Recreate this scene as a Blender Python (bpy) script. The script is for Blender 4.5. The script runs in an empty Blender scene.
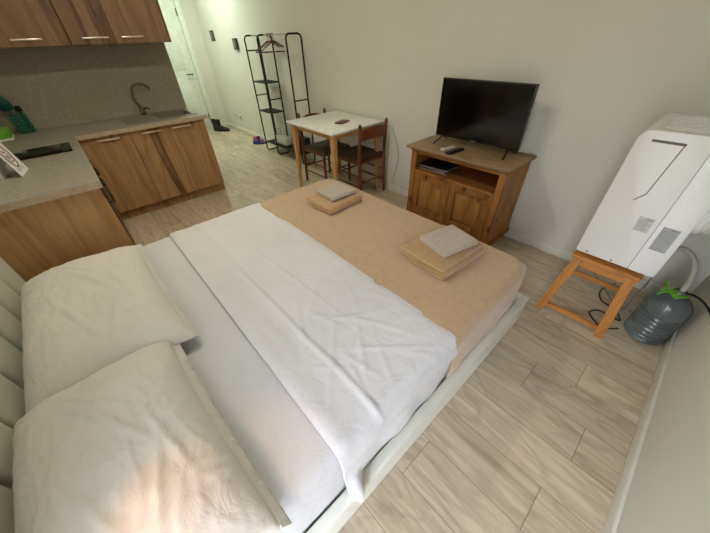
import bpy, bmesh, math, random
from mathutils import Vector, Matrix, noise
PI = math.pi
random.seed(7)
scene = bpy.context.scene
COL = scene.collection

# ------------------------------------------------------------------ colours and materials
def lin(c):
    return tuple(((v/255)/12.92 if v/255 <= .04045 else ((v/255+.055)/1.055)**2.4) for v in c)

class NT:
    """small helper round a node tree"""
    def __init__(s, name):
        s.m = bpy.data.materials.new(name); s.m.use_nodes = True
        s.t = s.m.node_tree; s.n = s.t.nodes
        s.b = s.n['Principled BSDF']
        s.tc = s.n.new('ShaderNodeTexCoord')
    def new(s, ty, **kw):
        nd = s.n.new(ty)
        for k, v in kw.items():
            setattr(nd, k, v)
        return nd
    def link(s, a, b): s.t.links.new(a, b)
    def mapping(s, scale=(1,1,1), rot=(0,0,0), src='Object', loc=(0,0,0)):
        mp = s.new('ShaderNodeMapping')
        mp.inputs['Scale'].default_value = scale
        mp.inputs['Rotation'].default_value = rot
        mp.inputs['Location'].default_value = loc
        s.link(s.tc.outputs[src], mp.inputs['Vector'])
        return mp.outputs[0]
    def noise(s, vec, scale=5, detail=3, rough=.5, dist=0):
        nd = s.new('ShaderNodeTexNoise')
        nd.inputs['Scale'].default_value = scale; nd.inputs['Detail'].default_value = detail
        nd.inputs['Roughness'].default_value = rough; nd.inputs['Distortion'].default_value = dist
        s.link(vec, nd.inputs['Vector'])
        return nd.outputs['Fac']
    def ramp(s, fac, stops, interp='LINEAR'):
        nd = s.new('ShaderNodeValToRGB'); cr = nd.color_ramp; cr.interpolation = interp
        while len(cr.elements) < len(stops): cr.elements.new(.5)
        for e, (p, c) in zip(cr.elements, stops):
            e.position = p; e.color = (*c, 1) if len(c) == 3 else c
        s.link(fac, nd.inputs['Fac'])
        return nd.outputs['Color']
    def mix(s, a, b, fac, mode='MIX'):
        nd = s.new('ShaderNodeMix', data_type='RGBA', blend_type=mode)
        for sock, v in ((nd.inputs[6], a), (nd.inputs[7], b), (nd.inputs[0], fac)):
            if isinstance(v, (int, float)): sock.default_value = v
            elif isinstance(v, tuple): sock.default_value = (*v, 1)
            else: s.link(v, sock)
        return nd.outputs[2]
    def math(s, op, a, b=0.0, c=0.0):
        nd = s.new('ShaderNodeMath', operation=op)
        for i, v in enumerate((a, b, c)):
            if isinstance(v, (int, float)): nd.inputs[i].default_value = v
            else: s.link(v, nd.inputs[i])
        return nd.outputs[0]
    def bump(s, h, strength=.3, dist=.01):
        nd = s.new('ShaderNodeBump'); nd.inputs['Strength'].default_value = strength
        nd.inputs['Distance'].default_value = dist
        s.link(h, nd.inputs['Height']); s.link(nd.outputs[0], s.b.inputs['Normal'])
    def color(s, c):
        if isinstance(c, tuple): s.b.inputs['Base Color'].default_value = (*c, 1)
        else: s.link(c, s.b.inputs['Base Color'])
    def set(s, **kw):
        for k, v in kw.items(): s.b.inputs[k.replace('_', ' ')].default_value = v

def plain(name, rgb, rough=.5, metal=0, var=.06, scale=12, bump=0, bscale=200, **kw):
    t = NT(name); c = lin(rgb)
    v = t.mapping()
    f = t.noise(v, scale, 4)
    t.color(t.ramp(f, [(.3, tuple(x*(1-var) for x in c)), (.7, tuple(min(1, x*(1+var)) for x in c))]))
    t.set(Roughness=rough, Metallic=metal, **kw)
    if bump: t.bump(t.noise(v, bscale, 2), bump, .002)
    return t.m

def wall_mat(name, rgb):
    t = NT(name); c = lin(rgb); v = t.mapping()
    f = t.noise(v, 1.3, 4)
    col = t.ramp(f, [(.3, tuple(x*.97 for x in c)), (.7, tuple(x*1.02 for x in c))])
    sm = t.noise(v, 14, 5, .7)
    col = t.mix(col, tuple(x*.80 for x in c), t.ramp(sm, [(.66, (0,0,0)), (.76, (.5,.5,.5))]))
    t.color(col); t.set(Roughness=.75, Specular_IOR_Level=.25)
    t.bump(t.noise(v, 90, 4, .6), .12, .004)
    return t.m

def wood(name, light, mid, dark, axis='z', scale=1.0, streak=.5, knots=0.0, rough=.55, knot_scale=5, seed=0, fine=1.0):
    """grain runs along the given object axis"""
    t = NT(name); L, Mi, D = lin(light), lin(mid), lin(dark)
    k = .09
    sc = {'x': (k,1,1), 'y': (1,k,1), 'z': (1,1,k)}[axis]
    v = t.mapping(tuple(a*scale for a in sc), loc=(seed*1.7, seed*.9, seed*2.3))
    g1 = t.noise(v, 9, 4, .55, 1.2)
    g2 = t.noise(v, 70, 3, .6, .4)
    col = t.ramp(g1, [(.25, Mi), (.5, L), (.75, tuple((a+b)/2 for a, b in zip(L, Mi)))])
    col = t.mix(col, tuple(x*.72 for x in Mi), t.math('MULTIPLY', t.ramp(g2, [(.45, (0,0,0)), (.75, (1,1,1))]), .45*fine))
    k2 = .11
    sc2 = {'x': (k2,1,1), 'y': (1,k2,1), 'z': (1,1,k2)}[axis]
    v2 = t.mapping(tuple(a*scale for a in sc2), loc=(3+seed*2.1, 1+seed, 2+seed*1.3))
    s0 = t.noise(v2, 2.6, 2, .45, .6)
    rings = t.math('SINE', t.math('MULTIPLY', s0, 75.0))
    col = t.mix(col, tuple(x*.62 for x in Mi), t.math('MULTIPLY', t.ramp(rings, [(.35, (0,0,0)), (.95, (1,1,1))]), .38))
    s1 = t.noise(v2, 5.5, 4, .5, 1.0)
    col = t.mix(col, D, t.math('MULTIPLY', t.ramp(s1, [(.545, (0,0,0)), (.60, (1,1,1)), (.66, (.35,.35,.35))]), streak))
    if knots:
        kk = .5
        sc3 = {'x': (kk,1,1), 'y': (1,kk,1), 'z': (1,1,kk)}[axis]
        v3 = t.mapping(sc3, loc=(seed, seed*.3, seed*.7))
        vo = t.new('ShaderNodeTexVoronoi'); vo.inputs['Scale'].default_value = knot_scale
        t.link(v3, vo.inputs['Vector'])
        col = t.mix(col, tuple(x*.5 for x in D), t.math('MULTIPLY', t.ramp(vo.outputs['Distance'], [(.05, (1,1,1)), (.13, (0,0,0))]), knots))
    t.color(col); t.set(Roughness=rough, Specular_IOR_Level=.35)
    t.bump(g2, .08, .002)
    return t.m

def floor_mat():
    t = NT('laminate_floor')
    W, LEN = .195, 1.25
    sep = t.new('ShaderNodeSeparateXYZ'); t.link(t.mapping(), sep.inputs[0])
    X, Y = sep.outputs[0], sep.outputs[1]
    ry = t.math('DIVIDE', t.math('SUBTRACT', Y, .397), W)
    row = t.math('FLOOR', ry); fy = t.math('SUBTRACT', ry, row)
    wn = t.new('ShaderNodeTexWhiteNoise', noise_dimensions='1D'); t.link(row, wn.inputs['W'])
    off = t.math('MULTIPLY', wn.outputs['Value'], 3.7)
    # the three joints seen beside the bed fix the offset of their rows
    for r_, x_ in ((1, .23), (3, .28), (5, .176)):
        isr = t.math('COMPARE', row, float(r_), .1)
        want = (-x_/LEN) % 1.0
        off = t.math('ADD', t.math('MULTIPLY', off, t.math('SUBTRACT', 1.0, isr)), t.math('MULTIPLY', isr, want))
    rx = t.math('ADD', t.math('DIVIDE', X, LEN), off)
    colm = t.math('FLOOR', rx); fx = t.math('SUBTRACT', rx, colm)
    cmb = t.new('ShaderNodeCombineXYZ'); t.link(row, cmb.inputs[0]); t.link(colm, cmb.inputs[1])
    wn2 = t.new('ShaderNodeTexWhiteNoise', noise_dimensions='3D'); t.link(cmb.outputs[0], wn2.inputs['Vector'])
    # per plank shifted grain
    sh = t.new('ShaderNodeVectorMath', operation='SCALE'); t.link(wn2.outputs['Color'], sh.inputs[0]); sh.inputs['Scale'].default_value = 20
    ad = t.new('ShaderNodeVectorMath', operation='ADD'); t.link(t.tc.outputs['Object'], ad.inputs[0]); t.link(sh.outputs[0], ad.inputs[1])
    mp = t.new('ShaderNodeMapping'); mp.inputs['Scale'].default_value = (.13, 1, 1); t.link(ad.outputs[0], mp.inputs['Vector'])
    g1 = t.noise(mp.outputs[0], 11, 5, .6, 1.6)
    g2 = t.noise(mp.outputs[0], 60, 4, .65, .6)
    A, B, C = lin((213,199,176)), lin((199,183,158)), lin((170,153,129))
    col = t.ramp(g1, [(.28, C), (.45, B), (.62, A), (.8, B)])
    col = t.mix(col, C, t.math('MULTIPLY', t.ramp(g2, [(.48, (0,0,0)), (.72, (1,1,1))]), .45))
    mp2 = t.new('ShaderNodeMapping'); mp2.inputs['Scale'].default_value = (.35, 1, 1); t.link(ad.outputs[0], mp2.inputs['Vector'])
    kn = t.noise(mp2.outputs[0], 5, 3, .5, 2.0)
    col = t.mix(col, lin((134,120,104)), t.math('MULTIPLY', t.ramp(kn, [(.66, (0,0,0)), (.74, (1,1,1))]), .4))
    fr_ = t.math('SINE', t.math('MULTIPLY', t.noise(mp2.outputs[0], 3.0, 3, .5, .5), 70.0))
    col = t.mix(col, lin((150,136,116)), t.math('MULTIPLY', t.ramp(fr_, [(.3, (0,0,0)), (1.0, (1,1,1))]), .30))
    br = t.math('ADD', t.math('MULTIPLY', wn2.outputs['Value'], .22), .86)
    vm = t.new('ShaderNodeVectorMath', operation='SCALE'); t.link(col, vm.inputs[0]); t.link(br, vm.inputs['Scale'])
    col = vm.outputs[0]
    e1 = t.math('LESS_THAN', fy, .011); e2 = t.math('LESS_THAN', fx, .002)
    e = t.math('MAXIMUM', e1, e2)
    col = t.mix(col, lin((86,76,64)), t.math('MULTIPLY', e, .85))
    t.color(col); t.set(Roughness=.42, Specular_IOR_Level=.4)
    t.bump(t.math('SUBTRACT', t.math('MULTIPLY', g2, .25), e), .25, .003)
    return t.m

def cloth(name, rgb, rough=.9, var=.04, wr=.35, wscale=6, weave=700, sheen=.2, weave_str=.15):
    t = NT(name); c = lin(rgb); v = t.mapping()
    t.color(t.ramp(t.noise(v, 3, 4), [(.3, tuple(x*(1-var) for x in c)), (.7, tuple(min(1, x*(1+var)) for x in c))]))
    t.set(Roughness=rough, Sheen_Weight=sheen, Specular_IOR_Level=.15)
    w1 = t.noise(v, wscale, 5, .55, 1.8)
    w2 = t.noise(v, weave, 1)
    h = t.math('ADD', w1, t.math('MULTIPLY', w2, weave_str*.1))
    t.bump(h, wr, .02)
    return t.m

def fleece(name, rgb, dark, nap=.35):
    t = NT(name); c, d = lin(rgb), lin(dark); v = t.mapping()
    n1 = t.noise(v, 34, 6, .8, .3); n2 = t.noise(v, 260, 3, .7)
    col = t.mix(c, d, t.ramp(n1, [(.36, (0,0,0)), (.74, (1,1,1))]))
    col = t.mix(col, tuple(min(1, x*1.25) for x in c), t.math('MULTIPLY', t.ramp(n2, [(.5, (0,0,0)), (.7, (1,1,1))]), nap))
    t.color(col); t.set(Roughness=1, Sheen_Weight=.5, Specular_IOR_Level=.1)
    t.bump(t.math('ADD', n1, t.math('MULTIPLY', n2, .5)), .5, .006)
    return t.m

def stone(name, rgb, dark, rough=.45):
    t = NT(name); c, d = lin(rgb), lin(dark); v = t.mapping()
    n1 = t.noise(v, 38, 6, .75, .3); n2 = t.noise(v, 120, 3, .6)
    col = t.mix(c, d, t.ramp(n1, [(.4, (0,0,0)), (.7, (1,1,1))]))
    col = t.mix(col, tuple(x*.8 for x in d), t.math('MULTIPLY', t.ramp(n2, [(.55, (0,0,0)), (.75, (1,1,1))]), .4))
    t.color(col); t.set(Roughness=rough, Specular_IOR_Level=.4)
    return t.m

M = {}
M['wall'] = wall_mat('painted_wall', (222,219,208))
M['ceiling'] = wall_mat('painted_ceiling', (232,230,222))
M['floor'] = floor_mat()
M['trim'] = plain('white_trim', (226,224,214), .45)
M['door'] = plain('white_door', (228,232,222), .4)
OAKL, OAKM, OAKD = (186,146,98), (160,120,74), (82,54,30)
M['oak'] = wood('knotty_oak_front', OAKL, OAKM, OAKD, 'z', .8, .85, .75, knot_scale=2.6, seed=1)
M['oak2'] = wood('knotty_oak_front_b', OAKL, OAKM, OAKD, 'z', .8, .85, .7, knot_scale=2.3, seed=5)
M['oak3'] = wood('knotty_oak_end', (196,154,100), (172,128,78), (84,54,28), 'z', .75, .9, .6, knot_scale=2.0, seed=9)
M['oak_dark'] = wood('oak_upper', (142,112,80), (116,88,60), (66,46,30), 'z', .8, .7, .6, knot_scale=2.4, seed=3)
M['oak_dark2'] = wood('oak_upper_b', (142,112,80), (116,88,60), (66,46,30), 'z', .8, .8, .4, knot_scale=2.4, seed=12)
M['oak_case'] = wood('oak_carcass', (176,140,96), (150,114,74), (96,66,38), 'z', .8, .5, .2, seed=2)
M['stone'] = stone('stone_worktop', (158,154,140), (134,128,113))
M['stone_edge'] = stone('worktop_edge', (192,176,146), (172,154,122), .5)
M['splash'] = stone('stone_backsplash', (160,151,136), (140,131,116), .5)
M['handle'] = plain('brushed_steel_handle', (232,222,205), .28, .75)
M['steel'] = plain('dark_chrome', (120,112,100), .22, .9)
M['steel_dark'] = plain('dark_metal', (52,50,46), .3, .8)
M['sink'] = stone('sink_composite', (132,128,114), (112,108,94), .35)
M['glass_black'] = plain('black_glass', (10,10,12), .08, 0, 0)
M['black'] = plain('black_plastic', (16,16,17), .4)
M['black_metal'] = plain('black_tube_metal', (20,20,22), .38, .3)
M['rack_mesh'] = plain('black_shelf_fabric', (24,25,28), .8)
M['screen'] = plain('tv_screen', (7,7,9), .12, 0, 0)
M['maroon'] = plain('maroon_plastic', (96,40,58), .35)
M['table_white'] = plain('white_laminate', (238,239,232), .25)
M['honey'] = wood('honey_beech', (206,162,98), (186,140,80), (150,104,54), 'z', 2, .25, 0)
M['honey_x'] = wood('honey_beech_rail', (206,162,98), (186,140,80), (150,104,54), 'x', 2, .25, 0)
M['cherry'] = wood('dark_cherry_wood', (124,68,42), (98,48,28), (54,26,15), 'z', 2, .4, 0, rough=.35)
M['seat_brown'] = plain('brown_seat_fabric', (84,68,52), .9, 0, .12, 60, .3)
PL, PM, PD = (164,110,54), (140,88,38), (84,46,16)
M['pine'] = wood('waxed_pine', PL, PM, PD, 'z', 1.6, .4, .9, rough=.45, knot_scale=6.5, seed=4)
M['pine2'] = wood('waxed_pine_panel', (178,124,62), (156,102,46), PD, 'z', 1.6, .35, .95, rough=.45, knot_scale=6, seed=7)
M['pine_x'] = wood('waxed_pine_rail', PL, PM, PD, 'x', 1.6, .4, .6, rough=.45, knot_scale=6, seed=2)
M['pine_top'] = wood('greyed_pine_top', (158,134,96), (132,108,74), (90,68,40), 'x', 1.2, .5, .7, rough=.5, knot_scale=5, seed=6)
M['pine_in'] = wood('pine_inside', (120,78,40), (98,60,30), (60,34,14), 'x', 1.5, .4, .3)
M['stool'] = wood('stool_pine', (200,136,70), (180,114,50), (120,66,22), 'z', 2, .4, .5, rough=.45, knot_scale=7)
M['stool_x'] = wood('stool_pine_rail', (200,136,70), (180,114,50), (120,66,22), 'x', 2, .4, .5, rough=.45, knot_scale=7)
M['sheet'] = cloth('white_cotton_sheet', (216,215,217), wr=.26, wscale=8)
M['sheet_low'] = cloth('white_fitted_sheet', (208,208,210), wr=.28, wscale=8)
M['pillow'] = cloth('white_pillowcase', (212,209,203), wr=.34, wscale=8)
M['mattress'] = cloth('mattress_ticking', (205,204,196), wr=.1)
M['blanket'] = fleece('tan_fleece', (198,169,132), (180,151,114), .25)
M['towel_tan'] = fleece('tan_terry', (192,156,106), (166,130,84))
M['towel_grey'] = fleece('beige_grey_terry', (192,178,164), (166,152,138))
M['upholstery'] = cloth('grey_green_upholstery', (186,184,168), wr=.1, wscale=12, weave=420, weave_str=.8)
M['rail'] = cloth('pale_bed_frame', (226,225,212), .6, wr=.06, wscale=20)
M['ac'] = plain('white_appliance_plastic', (232,230,226), .35, 0, .01)
M['ac2'] = plain('white_appliance_plastic_rear', (238,238,236), .35, 0, .01)
M['ac_shade_screw'] = plain('appliance_shade_and_screw', (104,98,90), .6)  # grey of the painted recess shadow and of the screws
M['label_paper'] = plain('label_light', (206,204,200), .6)
M['label_grey'] = plain('label_grey', (172,174,174), .6)
M['ink'] = plain('label_ink', (128,128,130), .7)
M['hose'] = plain('white_hose', (226,224,220), .45)
M['hose_grey'] = plain('grey_drain_hose', (190,184,174), .5)
M['cable'] = plain('black_cable', (26,25,25), .45)
M['cable_grey'] = plain('grey_cable', (120,112,98), .5)
M['green'] = plain('green_ribbon', (112,190,52), .5)
M['teal'] = plain('teal_plastic', (30,110,92), .4)
M['teal_dark'] = plain('dark_teal_plastic', (14,74,70), .4)
M['green_plastic'] = plain('lime_plastic', (92,160,28), .4)
M['white_plastic'] = plain('white_plastic', (222,224,214), .4)
M['olive'] = plain('olive_plastic', (130,138,64), .45)
M['boot'] = plain('black_boot_leather', (18,16,16), .5)
M['pink'] = plain('pink_rubber', (170,72,120), .55)
M['blue'] = plain('blue_rubber', (58,62,128), .55)
M['bag'] = plain('grey_white_bag', (190,190,178), .6)
M['paper'] = plain('magazine_cover', (96,84,80), .5, 0, .3, 30)
M['pages'] = plain('page_edges', (150,134,128), .7)
M['paper_white'] = plain('white_card', (232,230,228), .5)
M['logo'] = plain('logo_brown', (120,62,66), .6)
M['text_grey'] = plain('small_text', (168,174,186), .6)
M['switch'] = plain('dark_switch', (46,48,44), .4)
M['switch_grey'] = plain('switch_grey', (98,100,92), .4)
M['socket'] = plain('white_socket', (220,222,210), .4)
def bottle_mat():
    t = NT('grey_tinted_pet'); 
    t.color(lin((112,122,122))); t.set(Roughness=.14, Transmission_Weight=.35, IOR=1.42, Coat_Weight=.5)
    t.bump(t.noise(t.mapping(), 30, 3, .6), .35, .02)
    return t.m
M['bottle'] = bottle_mat()
def glass_mat():
    t = NT('window_glass'); t.color((1,1,1)); t.set(Roughness=0, Transmission_Weight=1, IOR=1.02, Specular_IOR_Level=.2); return t.m
M['glass'] = glass_mat()
def emit(name, rgb, st):
    t = NT(name); t.b.inputs['Emission Color'].default_value = (*lin(rgb), 1); t.b.inputs['Emission Strength'].default_value = st
    t.color(lin(rgb)); return t.m

# ------------------------------------------------------------------ mesh helpers
def BM(): return bmesh.new()
def box(bm, x0, x1, y0, y1, z0, z1, bev=0, seg=2):
    r = bmesh.ops.create_cube(bm, size=1)
    vs = r['verts']
    for v in vs:
        v.co = Vector(((x0+x1)/2+v.co.x*(x1-x0), (y0+y1)/2+v.co.y*(y1-y0), (z0+z1)/2+v.co.z*(z1-z0)))
    if bev > 0:
        bev = min(bev, .49*min(abs(x1-x0), abs(y1-y0), abs(z1-z0)))
        es = list({e for v in vs for e in v.link_edges})
        bmesh.ops.bevel(bm, geom=es, offset=bev, segments=seg, profile=.5, affect='EDGES', clamp_overlap=True)
    return bm
def hexa(bm, pts, bev=0):
    """8 corner points: bottom ring 0-3 then top ring 4-7"""
    vs = [bm.verts.new(p) for p in pts]
    fs = [(3,2,1,0),(4,5,6,7),(0,1,5,4),(1,2,6,5),(2,3,7,6),(3,0,4,7)]
    fl = [bm.faces.new([vs[i] for i in f]) for f in fs]
    if bev:
        es = list({e for f in fl for e in f.edges})
        bmesh.ops.bevel(bm, geom=es, offset=bev, segments=2, profile=.5, affect='EDGES', clamp_overlap=True)
def bar(bm, a, b, w, d, up=(0,0,1), w2=None, d2=None, bev=.002):
    """rectangular bar from a to b, w across, d along 'up' """
    a, b = Vector(a), Vector(b); t = (b-a).normalized(); u = Vector(up)
    s = t.cross(u).normalized(); u = s.cross(t).normalized()
    w2 = w if w2 is None else w2; d2 = d if d2 is None else d2
    pts = [a-s*w/2-u*d/2, a+s*w/2-u*d/2, a+s*w/2+u*d/2, a-s*w/2+u*d/2,
           b-s*w2/2-u*d2/2, b+s*w2/2-u*d2/2, b+s*w2/2+u*d2/2, b-s*w2/2+u*d2/2]
    hexa(bm, pts, bev)
def tube(bm, pts, r, seg=10, closed=False, radii=None, cap=True):
    pts = [Vector(p) for p in pts]; n = len(pts); rings = []
    t0 = (pts[1]-pts[0]).normalized()
    ref = Vector((0,0,1)) if abs(t0.z) < .9 else Vector((1,0,0))
    nrm = t0.cross(ref).normalized()
    for i, p in enumerate(pts):
        if closed: t = (pts[(i+1) % n]-pts[i-1]).normalized()
        elif i == 0: t = t0
        elif i == n-1: t = (pts[-1]-pts[-2]).normalized()
        else: t = ((pts[i+1]-p).normalized()+(p-pts[i-1]).normalized()).normalized()
        nrm = (nrm - t*nrm.dot(t)).normalized(); bn = t.cross(nrm)
        rr = radii[i] if radii else r
        rings.append([bm.verts.new(p+(nrm*math.cos(2*PI*k/seg)+bn*math.sin(2*PI*k/seg))*rr) for k in range(seg)])
    m = n if closed else n-1
    for i in range(m):
        A, B = rings[i], rings[(i+1) % n]
        for k in range(seg):
            bm.faces.new((A[k], A[(k+1) % seg], B[(k+1) % seg], B[k]))
    if not closed and cap:
        bm.faces.new(rings[0][::-1]); bm.faces.new(rings[-1])
def lathe(bm, prof, c=(0,0,0), seg=24, rfun=None):
    rings = []
    for r, z in prof:
        rings.append([bm.verts.new((c[0]+r*math.cos(2*PI*k/seg), c[1]+r*math.sin(2*PI*k/seg), c[2]+z)) for k in range(seg)])
    for A, B in zip(rings, rings[1:]):
        for k in range(seg): bm.faces.new((A[k], A[(k+1) % seg], B[(k+1) % seg], B[k]))
    bm.faces.new(rings[0][::-1]); bm.faces.new(rings[-1])
def prism(bm, poly, axis, a, b, bev=0):
    """extrude a 2D polygon along an axis from a to b"""
    def P(u, v, w): return {'x': (w,u,v), 'y': (u,w,v), 'z': (u,v,w)}[axis]
    A = [bm.verts.new(P(u,v,a)) for u, v in poly]; B = [bm.verts.new(P(u,v,b)) for u, v in poly]
    f = [bm.faces.new(A), bm.faces.new(B[::-1])]
    n = len(poly)
    for i in range(n): f.append(bm.faces.new((A[i], B[i], B[(i+1) % n], A[(i+1) % n])))
    if bev:
        bmesh.ops.bevel(bm, geom=list({e for q in f[:2] for e in q.edges}), offset=bev, segments=2, profile=.5, affect='EDGES', clamp_overlap=True)
def smoothpath(pts, n=8, closed=False):
    """Catmull-Rom through the points"""
    P = [Vector(p) for p in pts]; out = []; N = len(P)
    for i in range(N if closed else N-1):
        if closed: p0, p1, p2, p3 = P[i-1], P[i], P[(i+1) % N], P[(i+2) % N]
        else: p0, p1, p2, p3 = P[max(i-1,0)], P[i], P[i+1], P[min(i+2,N-1)]
        for k in range(n):
            t = k/n
            out.append(.5*((2*p1)+(p2-p0)*t+(2*p0-5*p1+4*p2-p3)*t*t+(3*p1-p0-3*p2+p3)*t**3))
    if not closed: out.append(P[-1])
    return out

WORLD = {}
def obj(name, bm, mat, parent=None, smooth=True, angle=35, origin=None):
    bmesh.ops.recalc_face_normals(bm, faces=bm.faces)
    me = bpy.data.meshes.new(name)
    bm.verts.ensure_lookup_table()
    if origin is None:
        lo = Vector((min(v.co.x for v in bm.verts), min(v.co.y for v in bm.verts), min(v.co.z for v in bm.verts)))
        hi = Vector((max(v.co.x for v in bm.verts), max(v.co.y for v in bm.verts), max(v.co.z for v in bm.verts)))
        origin = (lo+hi)/2
        if parent is None: origin.z = lo.z
    origin = Vector(origin)
    bmesh.ops.translate(bm, verts=bm.verts, vec=-origin)
    bm.to_mesh(me); bm.free()
    me.materials.append(mat)
    if smooth:
        me.polygons.foreach_set('use_smooth', [True]*len(me.polygons))
        me.set_sharp_from_angle(angle=math.radians(angle))
    o = bpy.data.objects.new(name, me); COL.objects.link(o)
    if parent is not None:
        o.parent = parent; o.location = origin - WORLD[parent.name]
    else: o.location = origin
    WORLD[o.name] = origin
    return o
def tag(o, label, cat, group=None):
    o['label'] = label; o['category'] = cat
    if group: o['group'] = group
    return o
def thing(name, label, cat, loc=(0,0,0), group=None):
    o = bpy.data.objects.new(name, None); COL.objects.link(o); o.location = loc
    o.empty_display_size = .1
    WORLD[o.name] = Vector(loc)
    return tag(o, label, cat, group)
def struct(name, bm, mat, parent=None, **kw):
    o = obj(name, bm, mat, parent, **kw)
    if parent is None: o['kind'] = 'structure'
    return o
def dup(root, loc, rotz=None, label=None):
    r = root.copy(); COL.objects.link(r); r.location = loc
    if rotz is not None: r.rotation_euler = (0,0,rotz)
    if label: r['label'] = label
    for ch in list(root.children):
        c = ch.copy(); COL.objects.link(c); c.parent = r
        for g in list(ch.children):
            d = g.copy(); COL.objects.link(d); d.parent = c
    return r
def text_mesh(bm, s, size, origin, xdir, ydir, depth=.0006):
    """real letters as thin raised geometry"""
    cu = bpy.data.curves.new('lettering', 'FONT'); cu.body = s; cu.size = size; cu.extrude = depth
    cu.align_x = 'CENTER'; cu.align_y = 'CENTER'; cu.resolution_u = 3
    o = bpy.data.objects.new('lettering', cu); COL.objects.link(o)
    dg = bpy.context.evaluated_depsgraph_get()
    me = bpy.data.meshes.new_from_object(o.evaluated_get(dg))
    X, Y = Vector(xdir).normalized(), Vector(ydir).normalized(); Z = X.cross(Y)
    m = Matrix((( X.x, Y.x, Z.x, origin[0]), (X.y, Y.y, Z.y, origin[1]), (X.z, Y.z, Z.z, origin[2]), (0,0,0,1)))
    me.transform(m); bm.from_mesh(me)
    bpy.data.objects.remove(o); bpy.data.curves.remove(cu); bpy.data.meshes.remove(me)

def N3(x, y, z=0): return noise.noise(Vector((x, y, z)))
def sstep(a, b, x):
    t = max(0, min(1, (x-a)/(b-a))); return t*t*(3-2*t)
def bumpf(x, c, w): return math.exp(-((x-c)/w)**2)

# ------------------------------------------------------------------ room shell
XR, YF, YB, XK, XE, YC, ZC = .455, 2.54, -.64, -4.32, -7.06, 1.125, 2.62
bm = BM(); box(bm, XE-.1, XR+.2, YB-.15, YF+.15, -.1, 0); struct('floor', bm, M['floor'], smooth=False, origin=(0,0,0))
bm = BM(); box(bm, XE-.1, XR+.2, YB-.15, YF+.15, ZC, ZC+.1); struct('ceiling', bm, M['ceiling'], smooth=False)
bm = BM(); box(bm, XE-.1, XR+.2, YF, YF+.15, 0, ZC); struct('wall_front', bm, M['wall'], smooth=False, origin=(0,YF,0))
WX0, WX1, WZ0, WZ1 = -.19, .43, .03, 2.2     # glazed balcony door behind the camera, it lets the daylight in
bm = BM(); box(bm, XK-.1, WX0, YB-.15, YB, 0, ZC); box(bm, WX1, XR+.2, YB-.15, YB, 0, ZC)
box(bm, WX0, WX1, YB-.15, YB, WZ1, ZC); box(bm, WX0, WX1, YB-.15, YB, 0, WZ0)
struct('wall_back', bm, M['wall'], smooth=False, origin=(0,YB,0))
bm = BM(); box(bm, XK-.1, XK, YB, YC, 0, ZC); struct('wall_kitchen', bm, M['wall'], smooth=False, origin=(XK,0,0))
bm = BM(); box(bm, XE, XK-.1, YC-.1, YC, 0, ZC); struct('wall_corridor', bm, M['wall'], smooth=False, origin=(-5,YC,0))
# end wall with the entrance door opening
DY0, DY1, DZ = 1.33, 2.215, 2.1
bm = BM(); box(bm, XE-.1, XE, YC-.1, DY0, 0, ZC); box(bm, XE-.1, XE, DY1, YF, 0, ZC); box(bm, XE-.1, XE, DY0, DY1, DZ, ZC)
struct('wall_end', bm, M['wall'], smooth=False, origin=(XE,0,0))
bm = BM(); box(bm, XR, XR+.2, YB, YF, 0, ZC)
struct('wall_right', bm, M['wall'], smooth=False, origin=(XR,0,0))
bm = BM()
fy0, fy1, fw = YB-.10, YB-.04, .05
box(bm, WX0, WX0+fw, fy0, fy1, WZ0, WZ1, .004); box(bm, WX1-fw, WX1, fy0, fy1, WZ0, WZ1, .004)
box(bm, WX0+fw, WX1-fw, fy0, fy1, WZ0, WZ0+fw, .004); box(bm, WX0+fw, WX1-fw, fy0, fy1, WZ1-fw, WZ1, .004)
w = struct('window_1', bm, M['trim'])
bm = BM(); box(bm, WX0+fw, WX1-fw, YB-.073, YB-.067, WZ0+fw, WZ1-fw); obj('glass_pane', bm, M['glass'], w, smooth=False)
# entrance door and its frame
bm = BM(); box(bm, XE-.06, XE-.02, DY0+.001, DY1-.001, .001, DZ-.001, .003)
for z0, z1 in ((.2,.95), (1.08,1.95)):
    box(bm, XE-.021, XE-.012, DY0+.14, DY1-.14, z0, z1, .006)
d = struct('door_1', bm, M['door'])
bm = BM(); tube(bm, [(XE-.02, DY1-.07, 1.0), (XE+.035, DY1-.07, 1.0), (XE+.035, DY1-.19, 1.0)], .01); obj('door_handle', bm, M['steel'], d)
for z in (.25, 1.9):
    bm = BM(); tube(bm, [(XE-.012, DY1-.008, z-.05), (XE-.012, DY1-.008, z+.05)], .008); obj('hinge', bm, M['steel_dark'], d)
bm = BM()
box(bm, XE, XE+.018, DY1+.004, DY1+.09, 0, DZ+.08, .003); box(bm, XE, XE+.018, DY0-.09, DY0-.004, 0, DZ+.08, .003)
box(bm, XE, XE+.018, DY0-.004, DY1+.004, DZ+.004, DZ+.08, .003)
struct('trim_door_frame', bm, M['door'])
# baseboards
def base(name, x0, x1, y0, y1):
    bm = BM(); box(bm, x0, x1, y0, y1, 0, .08, .003); struct(name, bm, M['trim'])
base('baseboard_front', XE+.002, XR-.014, YF-.014, YF-.0005)
base('baseboard_right', XR-.014, XR-.0005, YB+.001, YF-.0005)
base('baseboard_corridor', XE+.002, XK, YC+.0005, YC+.014)
base('baseboard_end', XE+.0005, XE+.014, DY1+.095, YF-.015)

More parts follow.
